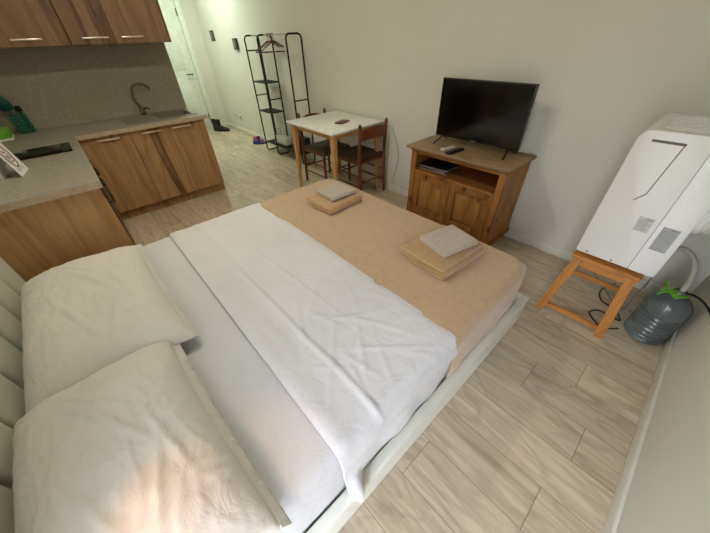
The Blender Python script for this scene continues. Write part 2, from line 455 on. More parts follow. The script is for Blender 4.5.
# wall devices on the far wall
def switch(x, z, w, h, dep, label, cat, face):
    t = thing('light_switch' if cat == 'switch' else 'door_intercom', label, cat, (x, YF, z))
    bm = BM(); box(bm, x-w/2, x+w/2, YF-dep, YF, z-h/2, z+h/2, .006); obj('housing', bm, M['switch'], t)
    bm = BM(); box(bm, x-w*.28, x+w*.28, YF-dep-.004, YF-dep, z-h*.3, z+h*.3, .002); obj(face, bm, M['switch_grey'], t)
switch(-6.57, 1.56, .17, .15, .012, 'small dark wall switch, the one nearest the entrance door', 'switch', 'rocker')
switch(-5.66, 1.44, .15, .15, .03, 'dark square wall box between the switch and the clothes rack', 'intercom', 'button_panel')
for x, z, lab in ((-6.42, .30, 'white wall socket low on the far wall, the one nearer the entrance door'),
                  (-6.22, .30, 'white wall socket low on the far wall, the one nearer the clothes rack')):
    t = thing('wall_socket', lab, 'socket', (x, YF, z), 'sockets low on the far wall')
    bm = BM(); box(bm, x-.045, x+.045, YF-.01, YF, z-.045, z+.045, .004); obj('cover_plate', bm, M['socket'], t)
    bm = BM(); tube(bm, [(x, YF-.012, z), (x, YF-.006, z)], .022, 16); obj('plug_recess', bm, M['switch_grey'], t)

# ------------------------------------------------------------------ kitchen
KF = -3.72      # front plane of the long run (faces +X)
LF = -.05       # front plane of the short run (faces +Y)
CT = .87        # worktop height
g_low = 'base cabinets of the kitchen'
def handle(parent, axis, a, b, plane, z, out):
    """bar handle with two feet; axis is the direction it runs along"""
    bm = BM()
    def P(u, o_, zz): return (plane+out*o_, u, zz) if axis == 'y' else (u, plane+out*o_, zz)
    p0, p1 = P(a, .026, z), P(b, .026, z)
    bar(bm, p0, p1, .010, .012, bev=.003)
    for u in (a+.012, b-.012): bar(bm, P(u, 0, z), P(u, .024, z), .008, .008, up=(0,0,1))
    return obj('handle', bm, M['handle'], parent)
def case_x(name, label, y0, y1, doors, handles, z0=.10, z1=.83, back=XK+.005, front=KF, mats=('oak','oak2'), plinth=True, group=None, hz=None, dmat=None):
    t = thing(name, label, 'cabinet', ((back+front)/2, (y0+y1)/2, 0 if plinth else z0), group)
    bm = BM()
    box(bm, back, front-.02, y0, y0+.018, z0, z1); box(bm, back, front-.02, y1-.018, y1, z0, z1)
    box(bm, back, front-.02, y0+.018, y1-.018, z0, z0+.018)
    if not plinth: box(bm, back, front-.02, y0+.018, y1-.018, z1-.018, z1)
    box(bm, back, back+.008, y0+.018, y1-.018, z0+.018, z1-.018)
    obj('carcass', bm, M['oak_case'] if plinth else M['oak_dark2'], t, smooth=False)
    for i, ((a, b), (h0, h1)) in enumerate(zip(doors, handles)):
        bm = BM(); box(bm, front-.019, front, a+.0015, b-.0015, z0+.002, z1-.004, .0012, 1)
        dd = obj('door', bm, M[mats[i % 2]], t, smooth=False)
        handle(dd, 'y', h0, h1, front, hz, 1)
    if plinth:
        bm = BM(); box(bm, front-.065, front-.05, y0, y1, .0, z0, .001, 1); obj('plinth', bm, M['oak_case'], t, smooth=False)
    return t
case_x('base_cabinet', 'knotty oak base cabinet with one door at the inner corner of the kitchen', -.045, .372, [(-.03,.372)], [(.096,.279)], hz=.797, group=g_low)
case_x('base_cabinet', 'knotty oak two-door base cabinet under the sink and tap', .374, 1.10, [(.374,.732),(.732,1.098)], [(.468,.652),(.758,.942)], hz=.797, mats=('oak2','oak'), group=g_low)
# hidden corner unit
t = thing('corner_cabinet', 'oak corner base cabinet in the angle of the kitchen under the stone worktop', 'cabinet', (-4.0,-.35,0), g_low)
bm = BM(); box(bm, XK+.005, KF-.005, YB+.005, -.05, .1, .83); obj('carcass', bm, M['oak_case'], t, smooth=False)
bm = BM(); box(bm, XK+.06, KF-.05, YB+.06, -.1, 0, .1); obj('plinth', bm, M['oak_case'], t, smooth=False)
# short run: end panel by the bed, oven inside
t = thing('oven_cabinet', 'oak base cabinet with a broad knotty end panel beside the bed', 'cabinet', (-2.95,-.33,0), g_low)
bm = BM(); box(bm, -2.268, -2.25, YB+.005, LF, 0, .83, .001, 1); obj('end_panel', bm, M['oak3'], t, smooth=False)
for q_ in ((-3.71,-3.55,.1,.828),(-2.93,-2.401,.1,.2),(-2.40,-2.27,.1,.828)):
    bm = BM(); box(bm, q_[0], q_[1], LF-.02, LF, q_[2], q_[3]); obj('front_panel', bm, M['oak'], t, smooth=False)
bm = BM(); box(bm, -3.71, -2.27, YB+.005, YB+.02, .1, .83); box(bm, -3.71, -2.27, YB+.02, LF-.025, .1, .118); box(bm, -3.71, -3.69, YB+.02, LF-.025, .118, .83); obj('carcass', bm, M['oak_case'], t, smooth=False)
bm = BM(); box(bm, -3.71, -2.27, LF-.065, LF-.05, 0, .1); obj('plinth', bm, M['oak_case'], t, smooth=False)
bm = BM(); box(bm, -3.548, -2.935, LF-.02, LF, .104, .826, .0012, 1); dd = obj('door', bm, M['oak2'], t, smooth=False)
handle(dd, 'x', -3.35, -3.15, LF, .79, 1)
t = thing('built_in_oven', 'black built-in oven under the hob at the end of the worktop', 'oven', (-2.66,-.3,.2))
bm = BM(); box(bm, -2.93, -2.402, -.55, LF+.004, .205, .70, .003); obj('oven_body', bm, M['black'], t)
bm = BM(); box(bm, -2.93, -2.402, LF-.3, LF+.012, .705, .826, .003); obj('control_panel', bm, M['black'], t)
for x in (-2.85,-2.76,-2.57,-2.48):
    bm = BM(); tube(bm, [(x, LF+.012, .775), (x, LF+.036, .785)], .02, 16); obj('knob', bm, M['black'], t)
bm = BM(); bar(bm, (-2.88, LF+.034, .66), (-2.45, LF+.034, .66), .014, .014)
for x in (-2.86,-2.47): bar(bm, (x, LF+.004, .66), (x, LF+.034, .66), .01, .01)
obj('handle', bm, M['steel'], t)
# worktop: one continuous L with cut-outs for sink and hob
bm = BM()
sx0, sx1, sy0, sy1 = -4.19, -3.83, .70, 1.035
wf = KF+.03
box(bm, XK+.016, sx0, .0, 1.13, .832, CT); box(bm, sx1, wf, .0, 1.13, .832, CT)
box(bm, sx0, sx1, .0, sy0, .832, CT); box(bm, sx0, sx1, sy1, 1.13, .832, CT)
box(bm, XK+.016, -2.237, YB+.016, -.0, .832, CT) if False else None
box(bm, XK+.016, wf, YB+.003, 0, .832, CT); box(bm, wf, -2.24, YB+.003, LF+.02, .832, CT)
wt = tag(obj('worktop', bm, M['stone'], smooth=False), 'L-shaped beige-grey stone worktop over the oak base cabinets', 'worktop')
bm = BM(); box(bm, -2.24, -2.2375, YB+.003, LF+.02, .832, CT-.001); box(bm, wf, wf+.0025, LF+.024, 1.13, .832, CT-.001); box(bm, wf+.004, -2.24, LF+.02, LF+.0225, .832, CT-.001)
obj('edge_band', bm, M['stone_edge'], wt, smooth=False)
bm = BM(); box(bm, XK+.001, XK+.014, YB+.003, 1.118, CT+.001, 1.493); 
tag(obj('backsplash', bm, M['splash'], smooth=False), 'beige stone backsplash panel behind the sink', 'backsplash')
# sink
t = thing('sink', 'grey composite sink with drainer set into the worktop', 'sink', (-4.0,.72,CT))
bm = BM()
ox0, ox1, oy0, oy1, zt = -4.24, -3.79, .40, 1.075, CT+.007
for b in ((ox0,sx0,oy0,oy1),(sx1,ox1,oy0,oy1),(sx0,sx1,oy0,sy0),(sx0,sx1,sy1,oy1)): box(bm, b[0],b[1],b[2],b[3], CT+.0005, zt)
for k in range(7):
    x = -4.15+k*.05; box(bm, x, x+.018, .44, .66, zt, zt+.003, .001, 1)
obj('drainer', bm, M['sink'], t, smooth=False)
bm = BM(); q = .004
for b in ((sx0,sx0+q,sy0,sy1),(sx1-q,sx1,sy0,sy1),(sx0,sx1,sy0,sy0+q),(sx0,sx1,sy1-q,sy1)): box(bm, *b, CT-.16, CT+.001)
box(bm, sx0, sx1, sy0, sy1, CT-.165, CT-.16)
obj('basin', bm, M['sink'], t, smooth=False)
bm = BM(); tube(bm, [(-4.01,.87,CT-.16),(-4.01,.87,CT-.155)], .035, 20); obj('drain', bm, M['steel'], t)
# tap
fx, fy = -4.225, .64
t = thing('kitchen_tap', 'curved gooseneck kitchen tap behind the sink', 'tap', (fx, fy, CT+.007))
bm = BM(); lathe(bm, [(.028,.0),(.028,.01),(.022,.014),(.021,.075),(.016,.085)], (fx,fy,CT+.007)); obj('tap_body', bm, M['steel'], t)
pts = [(fx,fy-.0,CT+.085),(fx,fy-.025,CT+.13),(fx,fy-.03,CT+.20)] + [(fx+.01*k/8, fy+.062-.092*math.cos(PI*k/9), CT+.205+.085*math.sin(PI*k/9)) for k in range(0,9)]
bm = BM(); tube(bm, smoothpath(pts, 4), .011, 12, radii=None); obj('spout', bm, M['steel'], t)
bm = BM(); tube(bm, [(fx,fy+.02,CT+.055),(fx,fy+.045,CT+.07),(fx+.01,fy+.075,CT+.05)], .009, 10, radii=[.012,.009,.006]); obj('lever', bm, M['steel_dark'], t)
# hob
t = thing('hob', 'black glass two-zone hob set across the short arm of the worktop', 'hob', (-3.29,-.32,CT))
bm = BM(); box(bm, -3.44, -3.14, -.585, -.085, CT+.0005, CT+.009, .003); obj('glass_plate', bm, M['glass_black'], t)
for y in (-.45,-.26):
    bm = BM(); tube(bm, [(-3.29,y,CT+.009),(-3.29,y,CT+.0096)], .085, 32); obj('cooking_zone', bm, M['black'], t)
bm = BM(); box(bm, -3.43, -3.15, -.145, -.092, CT+.009, CT+.0098, .0002, 1); obj('control_strip', bm, M['steel_dark'], t)

# upper cabinets (wall hung)
UF, UZ = -3.95, 1.497
def upper(label, y0, y1, doors, handles, mats):
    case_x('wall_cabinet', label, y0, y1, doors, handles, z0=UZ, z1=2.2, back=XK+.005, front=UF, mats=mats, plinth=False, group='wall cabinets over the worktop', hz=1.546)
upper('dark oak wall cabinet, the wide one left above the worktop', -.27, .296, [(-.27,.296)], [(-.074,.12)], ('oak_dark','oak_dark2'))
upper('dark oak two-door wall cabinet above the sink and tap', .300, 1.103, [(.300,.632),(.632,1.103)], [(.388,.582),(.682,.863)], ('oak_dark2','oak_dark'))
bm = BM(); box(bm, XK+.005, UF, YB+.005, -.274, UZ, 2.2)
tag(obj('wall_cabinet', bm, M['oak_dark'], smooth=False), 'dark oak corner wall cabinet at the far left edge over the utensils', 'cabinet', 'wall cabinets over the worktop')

# utensil basket with utensils, dish rack
bx, by = -4.245, -.335
t = thing('utensil_basket', 'teal perforated plastic cutlery basket in the worktop corner', 'basket', (bx,by,CT))
bm = BM()
wd, hh, dp = .105, .15, .07
def lattice(bm, p0, u, cols, rows, W, H, thick):
    """perforated wall: border and bars leaving oblong holes"""
    u = Vector(u); p0 = Vector(p0); nrm = u.cross(Vector((0,0,1)))
    def slab(a, b, z0, z1):
        A = p0+u*a; B = p0+u*b; q = nrm*thick
        hexa(bm, [A+Vector((0,0,z0)), B+Vector((0,0,z0)), B+q+Vector((0,0,z0)), A+q+Vector((0,0,z0)),
                  A+Vector((0,0,z1)), B+Vector((0,0,z1)), B+q+Vector((0,0,z1)), A+q+Vector((0,0,z1))])
    for c in range(cols+1):
        x = (W-.008)*c/cols; slab(x, x+.010, 0, H)
    for r in range(rows+1):
        z = (H-.008)*r/rows; slab(0, W, z, z+.009)
lattice(bm, (bx+dp/2, by-wd/2, CT+.001), (0,1,0), 3, 5, wd, hh, .003)
lattice(bm, (bx-dp/2, by-wd/2, CT+.001), (0,1,0), 3, 5, wd, hh, .003)
lattice(bm, (bx-dp/2, by-wd/2, CT+.001), (1,0,0), 3, 5, dp, hh, .003)
lattice(bm, (bx-dp/2, by+wd/2, CT+.001), (1,0,0), 3, 5, dp, hh, .003)
obj('basket_wall', bm, M['teal'], t, smooth=False)
bm = BM(); box(bm, bx-dp/2, bx+dp/2, by-wd/2, by+wd/2, CT+.0005, CT+.005); obj('basket_base', bm, M['teal'], t, smooth=False)
def utensil(name, label, cat, mat, foot, head, hw, hl, hth, shape='oval'):
    t = thing(name, label, cat, foot)
    f, h = Vector(foot), Vector(head); d = (h-f).normalized()
    bm = BM(); tube(bm, [f, f+(h-f)*.5, h], .006, 8); obj('shaft', bm, mat, t)
    bm = BM(); s = Vector((.25,1,0)); s = (s-d*s.dot(d)).normalized(); nn = d.cross(s)
    c = h+d*hl*.45; rings = []
    for i in range(9):
        a = -PI/2+PI*i/8; rr = math.cos(a)**.6 if i not in (0,8) else .05
        ring = []
        for k in range(12):
            b = 2*PI*k/12
            ring.append(bm.verts.new(c+d*hl/2*math.sin(a)+s*hw/2*rr*math.cos(b)+nn*(hth/2*rr*math.sin(b)+.012*math.sin(a)**2)))
        rings.append(ring)
    for A, B in zip(rings, rings[1:]):
        for k in range(12): bm.faces.new((A[k],A[(k+1)%12],B[(k+1)%12],B[k]))
    bm.faces.new(rings[0][::-1]); bm.faces.new(rings[-1])
    obj('head', bm, mat, t)
utensil('serving_spoon', 'large dark teal serving spoon leaning left out of the teal basket', 'utensil', M['teal_dark'], (bx+.02,by+.02,CT+.01), (bx+.04,by-.03,CT+.19), .12, .15, .03)
utensil('spatula', 'olive green spatula between the basket and the left picture edge', 'utensil', M['olive'], (bx+.0,by-.03,CT+.01), (bx+.06,by-.12,CT+.15), .06, .11, .012)
utensil('ladle', 'short dark ladle standing upright at the right of the teal basket', 'utensil', M['steel_dark'], (bx-.01,by+.03,CT+.01), (bx-.01,by+.03,CT+.17), .05, .05, .03)
t = thing('dish_rack', 'lime green and white dish rack at the left picture edge by the basket', 'dish rack', (-4.05,-.52,CT))
bm = BM(); box(bm, -4.16, -3.94, -.6, -.43, CT+.001, CT+.022, .008); obj('tray', bm, M['white_plastic'], t)
bm = BM(); box(bm, -4.15, -3.95, -.595, -.435, CT+.023, CT+.03, .003)
for k in range(7): 
    x = -4.145+k*.031; box(bm, x, x+.008, -.595, -.435, CT+.03, CT+.085, .003)
obj('rack', bm, M['green_plastic'], t)

# advertising card on the counter: thin tent card with an oval logo
t = thing('tent_card', 'white tent card with a brown oval logo standing on the worktop', 'sign', (-2.8,-.35,CT))
A = Vector((-2.70,-.372,CT+.001)); U = Vector((-.17,.032,0)).normalized(); V = Vector((.0,-.21,.978)).normalized(); Nn = V.cross(U) if V.cross(U).y > 0 else U.cross(V)
Wc, Hc, th = .165, .22, .003
bm = BM()
hexa(bm, [A, A+U*Wc, A+U*Wc-Nn*th, A-Nn*th, A+V*Hc, A+U*Wc+V*Hc, A+U*Wc+V*Hc-Nn*th, A+V*Hc-Nn*th])
obj('front_leaf', bm, M['paper_white'], t, smooth=False)
bm = BM(); B0 = A+V*Hc-Nn*th; V2 = Vector((0,-.21,-.978)).normalized()
hexa(bm, [B0+V2*Hc, B0+V2*Hc+U*Wc, B0+V2*Hc+U*Wc-Nn*th, B0+V2*Hc-Nn*th, B0, B0+U*Wc, B0+U*Wc-Nn*th, B0-Nn*th])
obj('rear_leaf', bm, M['paper_white'], t, smooth=False)
bm = BM(); cc = A+U*Wc*.46+V*.125+Nn*.001
tube(bm, [cc+V*.078*math.cos(2*PI*k/40)+U*.048*math.sin(2*PI*k/40) for k in range(40)], .0035, 6, closed=True)
text_mesh(bm, 'OZI', .062, cc, -V, -U if False else (-V).cross(Nn)*-1, .0006)
obj('logo', bm, M['logo'], t, smooth=False)
bm = BM()
for k in range(5):
    p = A+U*(.035+.022*k)+V*.022+Nn*.0008
    bar(bm, p, p+V*(.022+.004*(k % 3)), .007, .0008, up=Nn, bev=0)
obj('small_text', bm, M['text_grey'], t, smooth=False)

# ------------------------------------------------------------------ bed
BX0, BX1, BY0, BY1 = -2.10, -.285, -.545, 1.575     # mattress box
t = thing('bed_frame', 'pale upholstered double bed frame with a channelled headboard', 'bed', ((BX0+BX1)/2, .5, 0))
def rail(name, x0, x1, y0, y1):
    bm = BM(); box(bm, x0, x1, y0, y1, .004, .19, .007, 3); obj(name, bm, M['rail'], t)
rail('side_rail', BX1+.004, BX1+.05, BY0-.0, BY1+.07)
rail('side_rail', BX0-.05, BX0-.004, BY0-.0, BY1+.07)
rail('foot_rail', BX0-.003, BX1+.003, BY1+.022, BY1+.07)
bm = BM(); box(bm, BX0-.003, BX1+.003, BY0, BY1+.02, .06, .095); obj('slat_base', bm, M['oak_case'], t, smooth=False)
# headboard: vertical padded channels, one mesh each row
hx0, hx1, hb = -2.10, -.21, 9
bm = BM(); box(bm, hx0, hx1, YB+.004, YB+.03, .05, 1.05, .004); obj('headboard_back', bm, M['upholstery'], t)
for k in range(hb):
    bm = BM(); cw = (hx1-hx0)/hb; a = hx0+k*cw
    prof = []
    for i in range(13):
        u = i/12; prof.append((a+.0003+u*(cw-.0006), YB+.062+.018*(1-abs(2*u-1)**3.5)**.6+.004))
    poly = [(a+.0008, YB+.031)] + prof + [(a+cw-.0008, YB+.031)]
    prism(bm, poly[::-1], 'z', .06, 1.05, 0)
    obj('headboard_channel', bm, M['upholstery'], t, angle=60)
for x, y in ((BX0+.05,BY0+.05),(BX1-.05,BY0+.05),(BX0+.05,BY1-.05),(BX1-.05,BY1-.05)):
    bm = BM(); box(bm, x-.03, x+.03, y-.03, y+.03, 0, .06, .003); obj('foot', bm, M['black'], t)
# mattress
MT = .475
bm = BM(); box(bm, BX0+.004, BX1-.006, BY0+.004, BY1-.02, .098, MT, .035, 4)
tag(obj('mattress', bm, M['mattress']), 'thick double mattress in the bed frame under the bedding', 'mattress')

# draped cloth: flat grid folded over a rounded box
def drape(name, mat, rect, over, top, r, plan_r, hem, nx, ny, hfun, sfun=None, thick=.004):
    """rect=(x0,x1,y0,y1) plan of the supporting block; over=(l,r,b,t) how far the cloth hangs; hfun(x,y) height offset on top"""
    x0, x1, y0, y1 = rect; l, rr, b, tt = over
    bm = BM(); G = []
    for j in range(ny+1):
        row = []
        for i in range(nx+1):
            s = x0-l+(x1-x0+l+rr)*i/nx; q = y0-b+(y1-y0+b+tt)*j/ny
            # signed plan distance outside an inset rectangle (so the edge bend starts inside)
            X0 = x0+plan_r if l > 0 else -1e9; X1 = x1-plan_r if rr > 0 else 1e9
            Y0 = y0+plan_r if b > 0 else -1e9; Y1 = y1-plan_r if tt > 0 else 1e9
            cx, cy = min(max(s, X0), X1), min(max(q, Y0), Y1)
            dx, dy = s-cx, q-cy; dist = math.hypot(dx, dy)
            dd = dist-(plan_r-r)          # distance past the start of the bend
            h = hfun(s, q)
            if dist < 1e-9 or dd <= 0:
                p = Vector((s, q, top+h))
            else:
                n = Vector((dx, dy, 0))/dist
                d = min(dd, hem(s, q))
                if d < r*PI/2: hx, dz = r*math.sin(d/r), r*(1-math.cos(d/r))
                else: hx, dz = r, r+d-r*PI/2
                fo = sfun(s, q, dz) if sfun else 0
                p = Vector((cx, cy, 0))+n*((plan_r-r)+hx+fo)
                p.z = top+h*max(0, 1-dz/.06)-dz
            row.append(bm.verts.new(p))
        G.append(row)
    for j in range(ny):
        for i in range(nx):
            bm.faces.new((G[j][i], G[j][i+1], G[j+1][i+1], G[j+1][i]))
    bmesh.ops.remove_doubles(bm, verts=bm.verts, dist=.0008)
    o = obj(name, bm, mat, angle=80)
    sd = o.modifiers.new('thickness', 'SOLIDIFY'); sd.thickness = thick; sd.offset = 1
    return o

def wr(x, y, a=1.0):
    return a*(.004*N3(x*5, y*3, 1)+.0025*N3(x*11+2, y*6, 4)+.0012*N3(x*26, y*14, 7))
# fitted sheet under the pillows and up to the fold
def h_fit(x, y):
    d = 0
    for k, (a, b, s) in enumerate(((-1.5,.05,.5),(-1.25,.02,.9),(-.95,.06,.6),(-.62,.08,.8),(-.5,.0,.4))):
        d += .004*bumpf((x-a)+s*(y-b), 0, .018)*bumpf(y, b, .16)
    return d+wr(x, y, .9)
def hem_fit(s, q): return .30
tag(drape('fitted_sheet', M['sheet_low'], (BX0+.002, BX1-.004, BY0+.002, 1.0), (.30,.30,0,0), MT+.003, .045, .075, hem_fit, 150, 110, h_fit,
     lambda s, q, dz: .004*math.sin(q*22)*sstep(.05,.2,dz)*.5, .003), 'plain white fitted sheet showing between the pillows and the folded top sheet', 'sheet')
# top sheet / duvet with folded edge
FY = .155
def h_top(x, y):
    yy = y-FY-.012*N3(x*2.2, 0, 3)
    roll = .010*bumpf(yy, .035, .04)*(.6+.5*sstep(-1.9,-.9,x))+.004*sstep(0, .02, yy)+.006*bumpf(yy-.09-.02*N3(x*3,1,1),0,.03)*bumpf(x,-1.0,.5)
    ridge = .007*bumpf(y-.335-.012*N3(x*3, 5, 0)-.03*(x+1.1)*.4, 0, .012)
    ridge += .004*bumpf(y-.50-.2*(x+1.2)*.3, 0, .010)*bumpf(x, -1.2, .5)
    rw = 0
    for a, b, s, L in ((-.62,.40,-.9,.16),(-.52,.47,-.7,.14),(-.70,.52,.8,.12),(-.45,.56,1.1,.16),(-.56,.62,.5,.12),(-.8,.36,-.5,.14),(-.4,.36,-.3,.12),(-.9,.5,-1.2,.15),(-.48,.42,.2,.08),(-.60,.50,-1.6,.07),(-.42,.50,-.5,.08),(-.66,.60,1.8,.07),(-.36,.62,.8,.08),(-.55,.32,1.0,.06),(-.75,.46,.3,.08)):
        rw += .0032*bumpf((y-b)-s*(x-a), 0, .013)*bumpf(x, a, L)
    puff = .010*bumpf(x, -1.15, .75)*sstep(.2,.5,y)
    tuck = -.004*sstep(.78,.81,y)
    return .003+roll+ridge+rw+puff+tuck+wr(x, y, .8)
def hem_top(s, q):
    return .268+.020*math.sin(q*9.5+.6)+.012*math.sin(q*21)+.075*bumpf(q, .185, .03)-.16*sstep(.60,.82,q)**2
def s_top(s, q, dz):
    k = sstep(.03, .2, dz)
    return k*(.006*math.sin(q*15+1)+.004*math.sin(q*31))+.006*bumpf(dz,.09,.012)+.008*k+.062*bumpf(q,.185,.03)*sstep(.16,.25,dz)
top = drape('top_sheet', M['sheet'], (BX0-.003, BX1+.004, FY, .815), (.25,.32,0,0), MT+.007, .05, .085, hem_top, 230, 120, h_top, s_top, .005)
tag(top, 'white top sheet folded back across the bed and hanging over its side', 'sheet')
# fleece blanket over the foot
def h_bl(x, y):
    return .006+.0035*N3(x*6, y*6, 2)+.002*N3(x*15, y*15, 9)
def hem_bl(s, q): return .315
def s_bl(s, q, dz):
    k = sstep(.03, .22, dz)
    return k*(.004*math.sin((s+q)*17)+.003*math.sin((s-q)*33)) + .002
bl = drape('fleece_blanket', M['blanket'], (BX0-.002, BX1+.002, .80, BY1-.012), (.33,.33,0,.33), MT+.008, .05, .13, hem_bl, 200, 110, h_bl, s_bl, .006)
tag(bl, 'tan fleece blanket spread over the foot end of the bed', 'blanket')

# pillows
def pillow(cx, cy, L, Wd, H, rz, tilt, label, seed, flange):
    """L across the bed (x), Wd along the bed (y); open flange on the +y side"""
    t = thing('pillow', label, 'pillow', (cx, cy, MT+.01), 'white pillows at the headboard')
    nx, ny = 110, 80
    def P(u, v, top):
        e = (max(0, 1-abs(u)**3.2)**.55)*(max(0, 1-abs(v)**3.0)**.55)
        pinch = 1-.05*(1-abs(v)**2)*abs(u)**6; pinch2 = 1-.06*(1-abs(u)**2)*abs(v)**6
        x = u*L/2*pinch; y = v*Wd/2*pinch2
        z = H*e*(1 if top else -.35)
        if top:
            z += .010*e*N3(u*2.2+seed, v*2.2, seed)+.005*N3(u*6+seed, v*3+seed, 3)*min(1, e*2)
            edge = abs(v)**3
            z += .006*edge*math.sin(u*34+5*N3(u*4, v, seed))*min(1, e*3)*(.5+N3(u*3,2,seed))
            z += .006*e*(1-abs(N3(u*3.1+seed*2, v*5.3, 8))*2)**3*.6+.004*e*(1-abs(N3(u*7+v*3+seed, v*4-u*2, 18))*2)**3*.6
            # long creases
            for (a, b, s, am, wdt) in ((-.2,.1,.9,.009,.03),(.3,-.2,.6,.008,.025),(.45,.3,-.5,.007,.022),(-.55,-.1,1.3,.009,.03),(.1,.5,.3,.007,.024)):
                z += am*bumpf((v-b)-s*(u-a), 0, wdt*2)*bumpf(u, a, .3)*min(1, e*2)
            z += tilt*(-v)*.5*e
        return Vector((x, y, z))
    R = Matrix.Rotation(rz, 3, 'Z')
    bm = BM()
    for top in (True, False):
        G = [[bm.verts.new(R @ P(-1+2*i/nx, -1+2*j/ny, top)+Vector((cx, cy, MT+.018+H*.35))) for i in range(nx+1)] for j in range(ny+1)]
        for j in range(ny):
            for i in range(nx):
                f = (G[j][i],G[j][i+1],G[j+1][i+1],G[j+1][i]); bm.faces.new(f if top else f[::-1])
    for v in bm.verts:
        if v.co.z < MT+.012: v.co.z = MT+.012+(v.co.z-MT-.012)*.05
    bmesh.ops.remove_doubles(bm, verts=bm.verts, dist=.0006)
    obj('pillow_body', bm, M['pillow'], t, angle=80)
    bm = BM(); G = []
    for j in range(6):
        row = []
        for i in range(nx+1):
            u = -1+2*i/nx; q = j/5
            b = P(u, .985, True)
            y = b.y+flange*q*(1-.1*abs(u)**4); z = .004+.012*math.sin(u*44+5*N3(u*6, 0, seed))*(.25+.5*q)*q - .02*q
            row.append(bm.verts.new(R @ Vector((b.x*(1+.01*q), y, z))+Vector((cx, cy, max(MT+.02, MT+.02+H*.35)))))
        G.append(row)
    for j in range(5):
        for i in range(nx): bm.faces.new((G[j][i],G[j][i+1],G[j+1][i+1],G[j+1][i]))
    for v in bm.verts: v.co.z = max(v.co.z, MT+.017)
    o = obj('pillowcase_flange', bm, M['pillow'], t, angle=80)
    sd = o.modifiers.new('thickness', 'SOLIDIFY'); sd.thickness = .003
    return t
pillow(-1.505, -.285, .97, .54, .120, .02, .02, 'white pillow on the far side of the bed beside the kitchen panel', 1.3, .022)
pillow(-.665, -.312, .85, .485, .128, .045, .02, 'white pillow on the near side of the bed, lower in the photo', 6.1, .026)

# ------------------------------------------------------------------ towels
def ribbon(bm, path, y0, y1, th, n=10):
    """folded cloth: centre line in XZ, extruded in Y with slightly wavy ends"""
    P = [Vector((p[0], 0, p[1])) for p in path]
    m = len(P); L = []; R_ = []
    for i, p in enumerate(P):
        t = (P[min(i+1,m-1)]-P[max(i-1,0)]).normalized(); nn = Vector((-t.z, 0, t.x))
        L.append(p+nn*th/2); R_.append(p-nn*th/2)
    hw = max(abs(p.x) for p in P)
    ring = L+R_[::-1]; K = len(ring); rings = []
    for j in range(n+1):
        u = (0,.012,.035)[j] if j < 3 else (1-(0,.012,.035)[n-j] if n-j < 3 else .035+.93*(j-2)/(n-4)); y = y0+(y1-y0)*u
        e = (min(u, 1-u)); rr = []
        for k, q in enumerate(ring):
            c = P[k] if k < m else P[2*m-1-k]
            sh = .3 if j in (0, n) else (.8 if j in (1, n-1) else 1)
            ex = max(0, abs(c.x)/hw-.8)/.2; yy = y*(1-.05*ex*ex) + .004*N3(q.x*12, u*3, q.z*90)
            rr.append(bm.verts.new(Vector((c.x+(q.x-c.x)*sh, yy, c.z+(q.z-c.z)*sh))+Vector((0,0,.0015*N3(q.x*25, y*25, q.z*50)))))
        rings.append(rr)
    for A, B in zip(rings, rings[1:]):
        for k in range(K): bm.faces.new((A[k],A[(k+1)%K],B[(k+1)%K],B[k]))
    for rr, rev in ((rings[0], False), (rings[-1], True)):
        for i in range(m-1):
            f = (rr[i], rr[i+1], rr[2*m-2-i], rr[2*m-1-i]); bm.faces.new(f[::-1] if rev else f)
def folded(w, th, layers, gap=.0015):
    """zigzag centre line of 'layers' folds of width w, first fold on the right"""
    pts = []; z = th/2; step = th+gap; side = 1
    for l in range(layers):
        a, b = (-w/2+step/2, w/2-step/2) if side == 1 else (w/2-step/2, -w/2+step/2)
        for i in range(13): pts.append((a+(b-a)*i/12, z))
        if l < layers-1:
            for k in range(1, 6):
                an = -PI/2+PI*k/6; pts.append((b+side*step/2*math.cos(an), z+step/2+step/2*math.sin(an)))
        z += step; side = -side
    return pts
def towel(cx, cy, z, w, d, th, layers, rz, mat, label, group):
    bm = BM(); ribbon(bm, folded(w, th, layers), -d/2, d/2, th, 14)
    o = obj('folded_towel', bm, mat, angle=70, origin=(0,0,0))
    o.location = (cx, cy, z); o.rotation_euler = (0, 0, rz)
    return tag(o, label, 'towel', group)
zt = MT+.024
gb, gs = 'large tan folded towels', 'small grey-beige folded towels'
towel(-.675, 1.25, zt, .30, .38, .020, 3, math.radians(-4), M['towel_tan'], 'large tan folded towel nearer the TV cabinet, at the right of the blanket', gb)
towel(-.672, 1.285, zt+.0665, .205, .245, .017, 2, math.radians(-14), M['towel_grey'], 'small grey-beige towel stacked on the right tan towel', gs)
towel(-1.645, 1.235, zt, .29, .33, .022, 2, math.radians(2), M['towel_tan'], 'large tan folded towel nearer the dining table, at the left of the blanket', gb)
towel(-1.67, 1.28, zt+.049, .21, .235, .015, 2, math.radians(-2), M['towel_grey'], 'small grey-beige towel stacked on the left tan towel', gs)

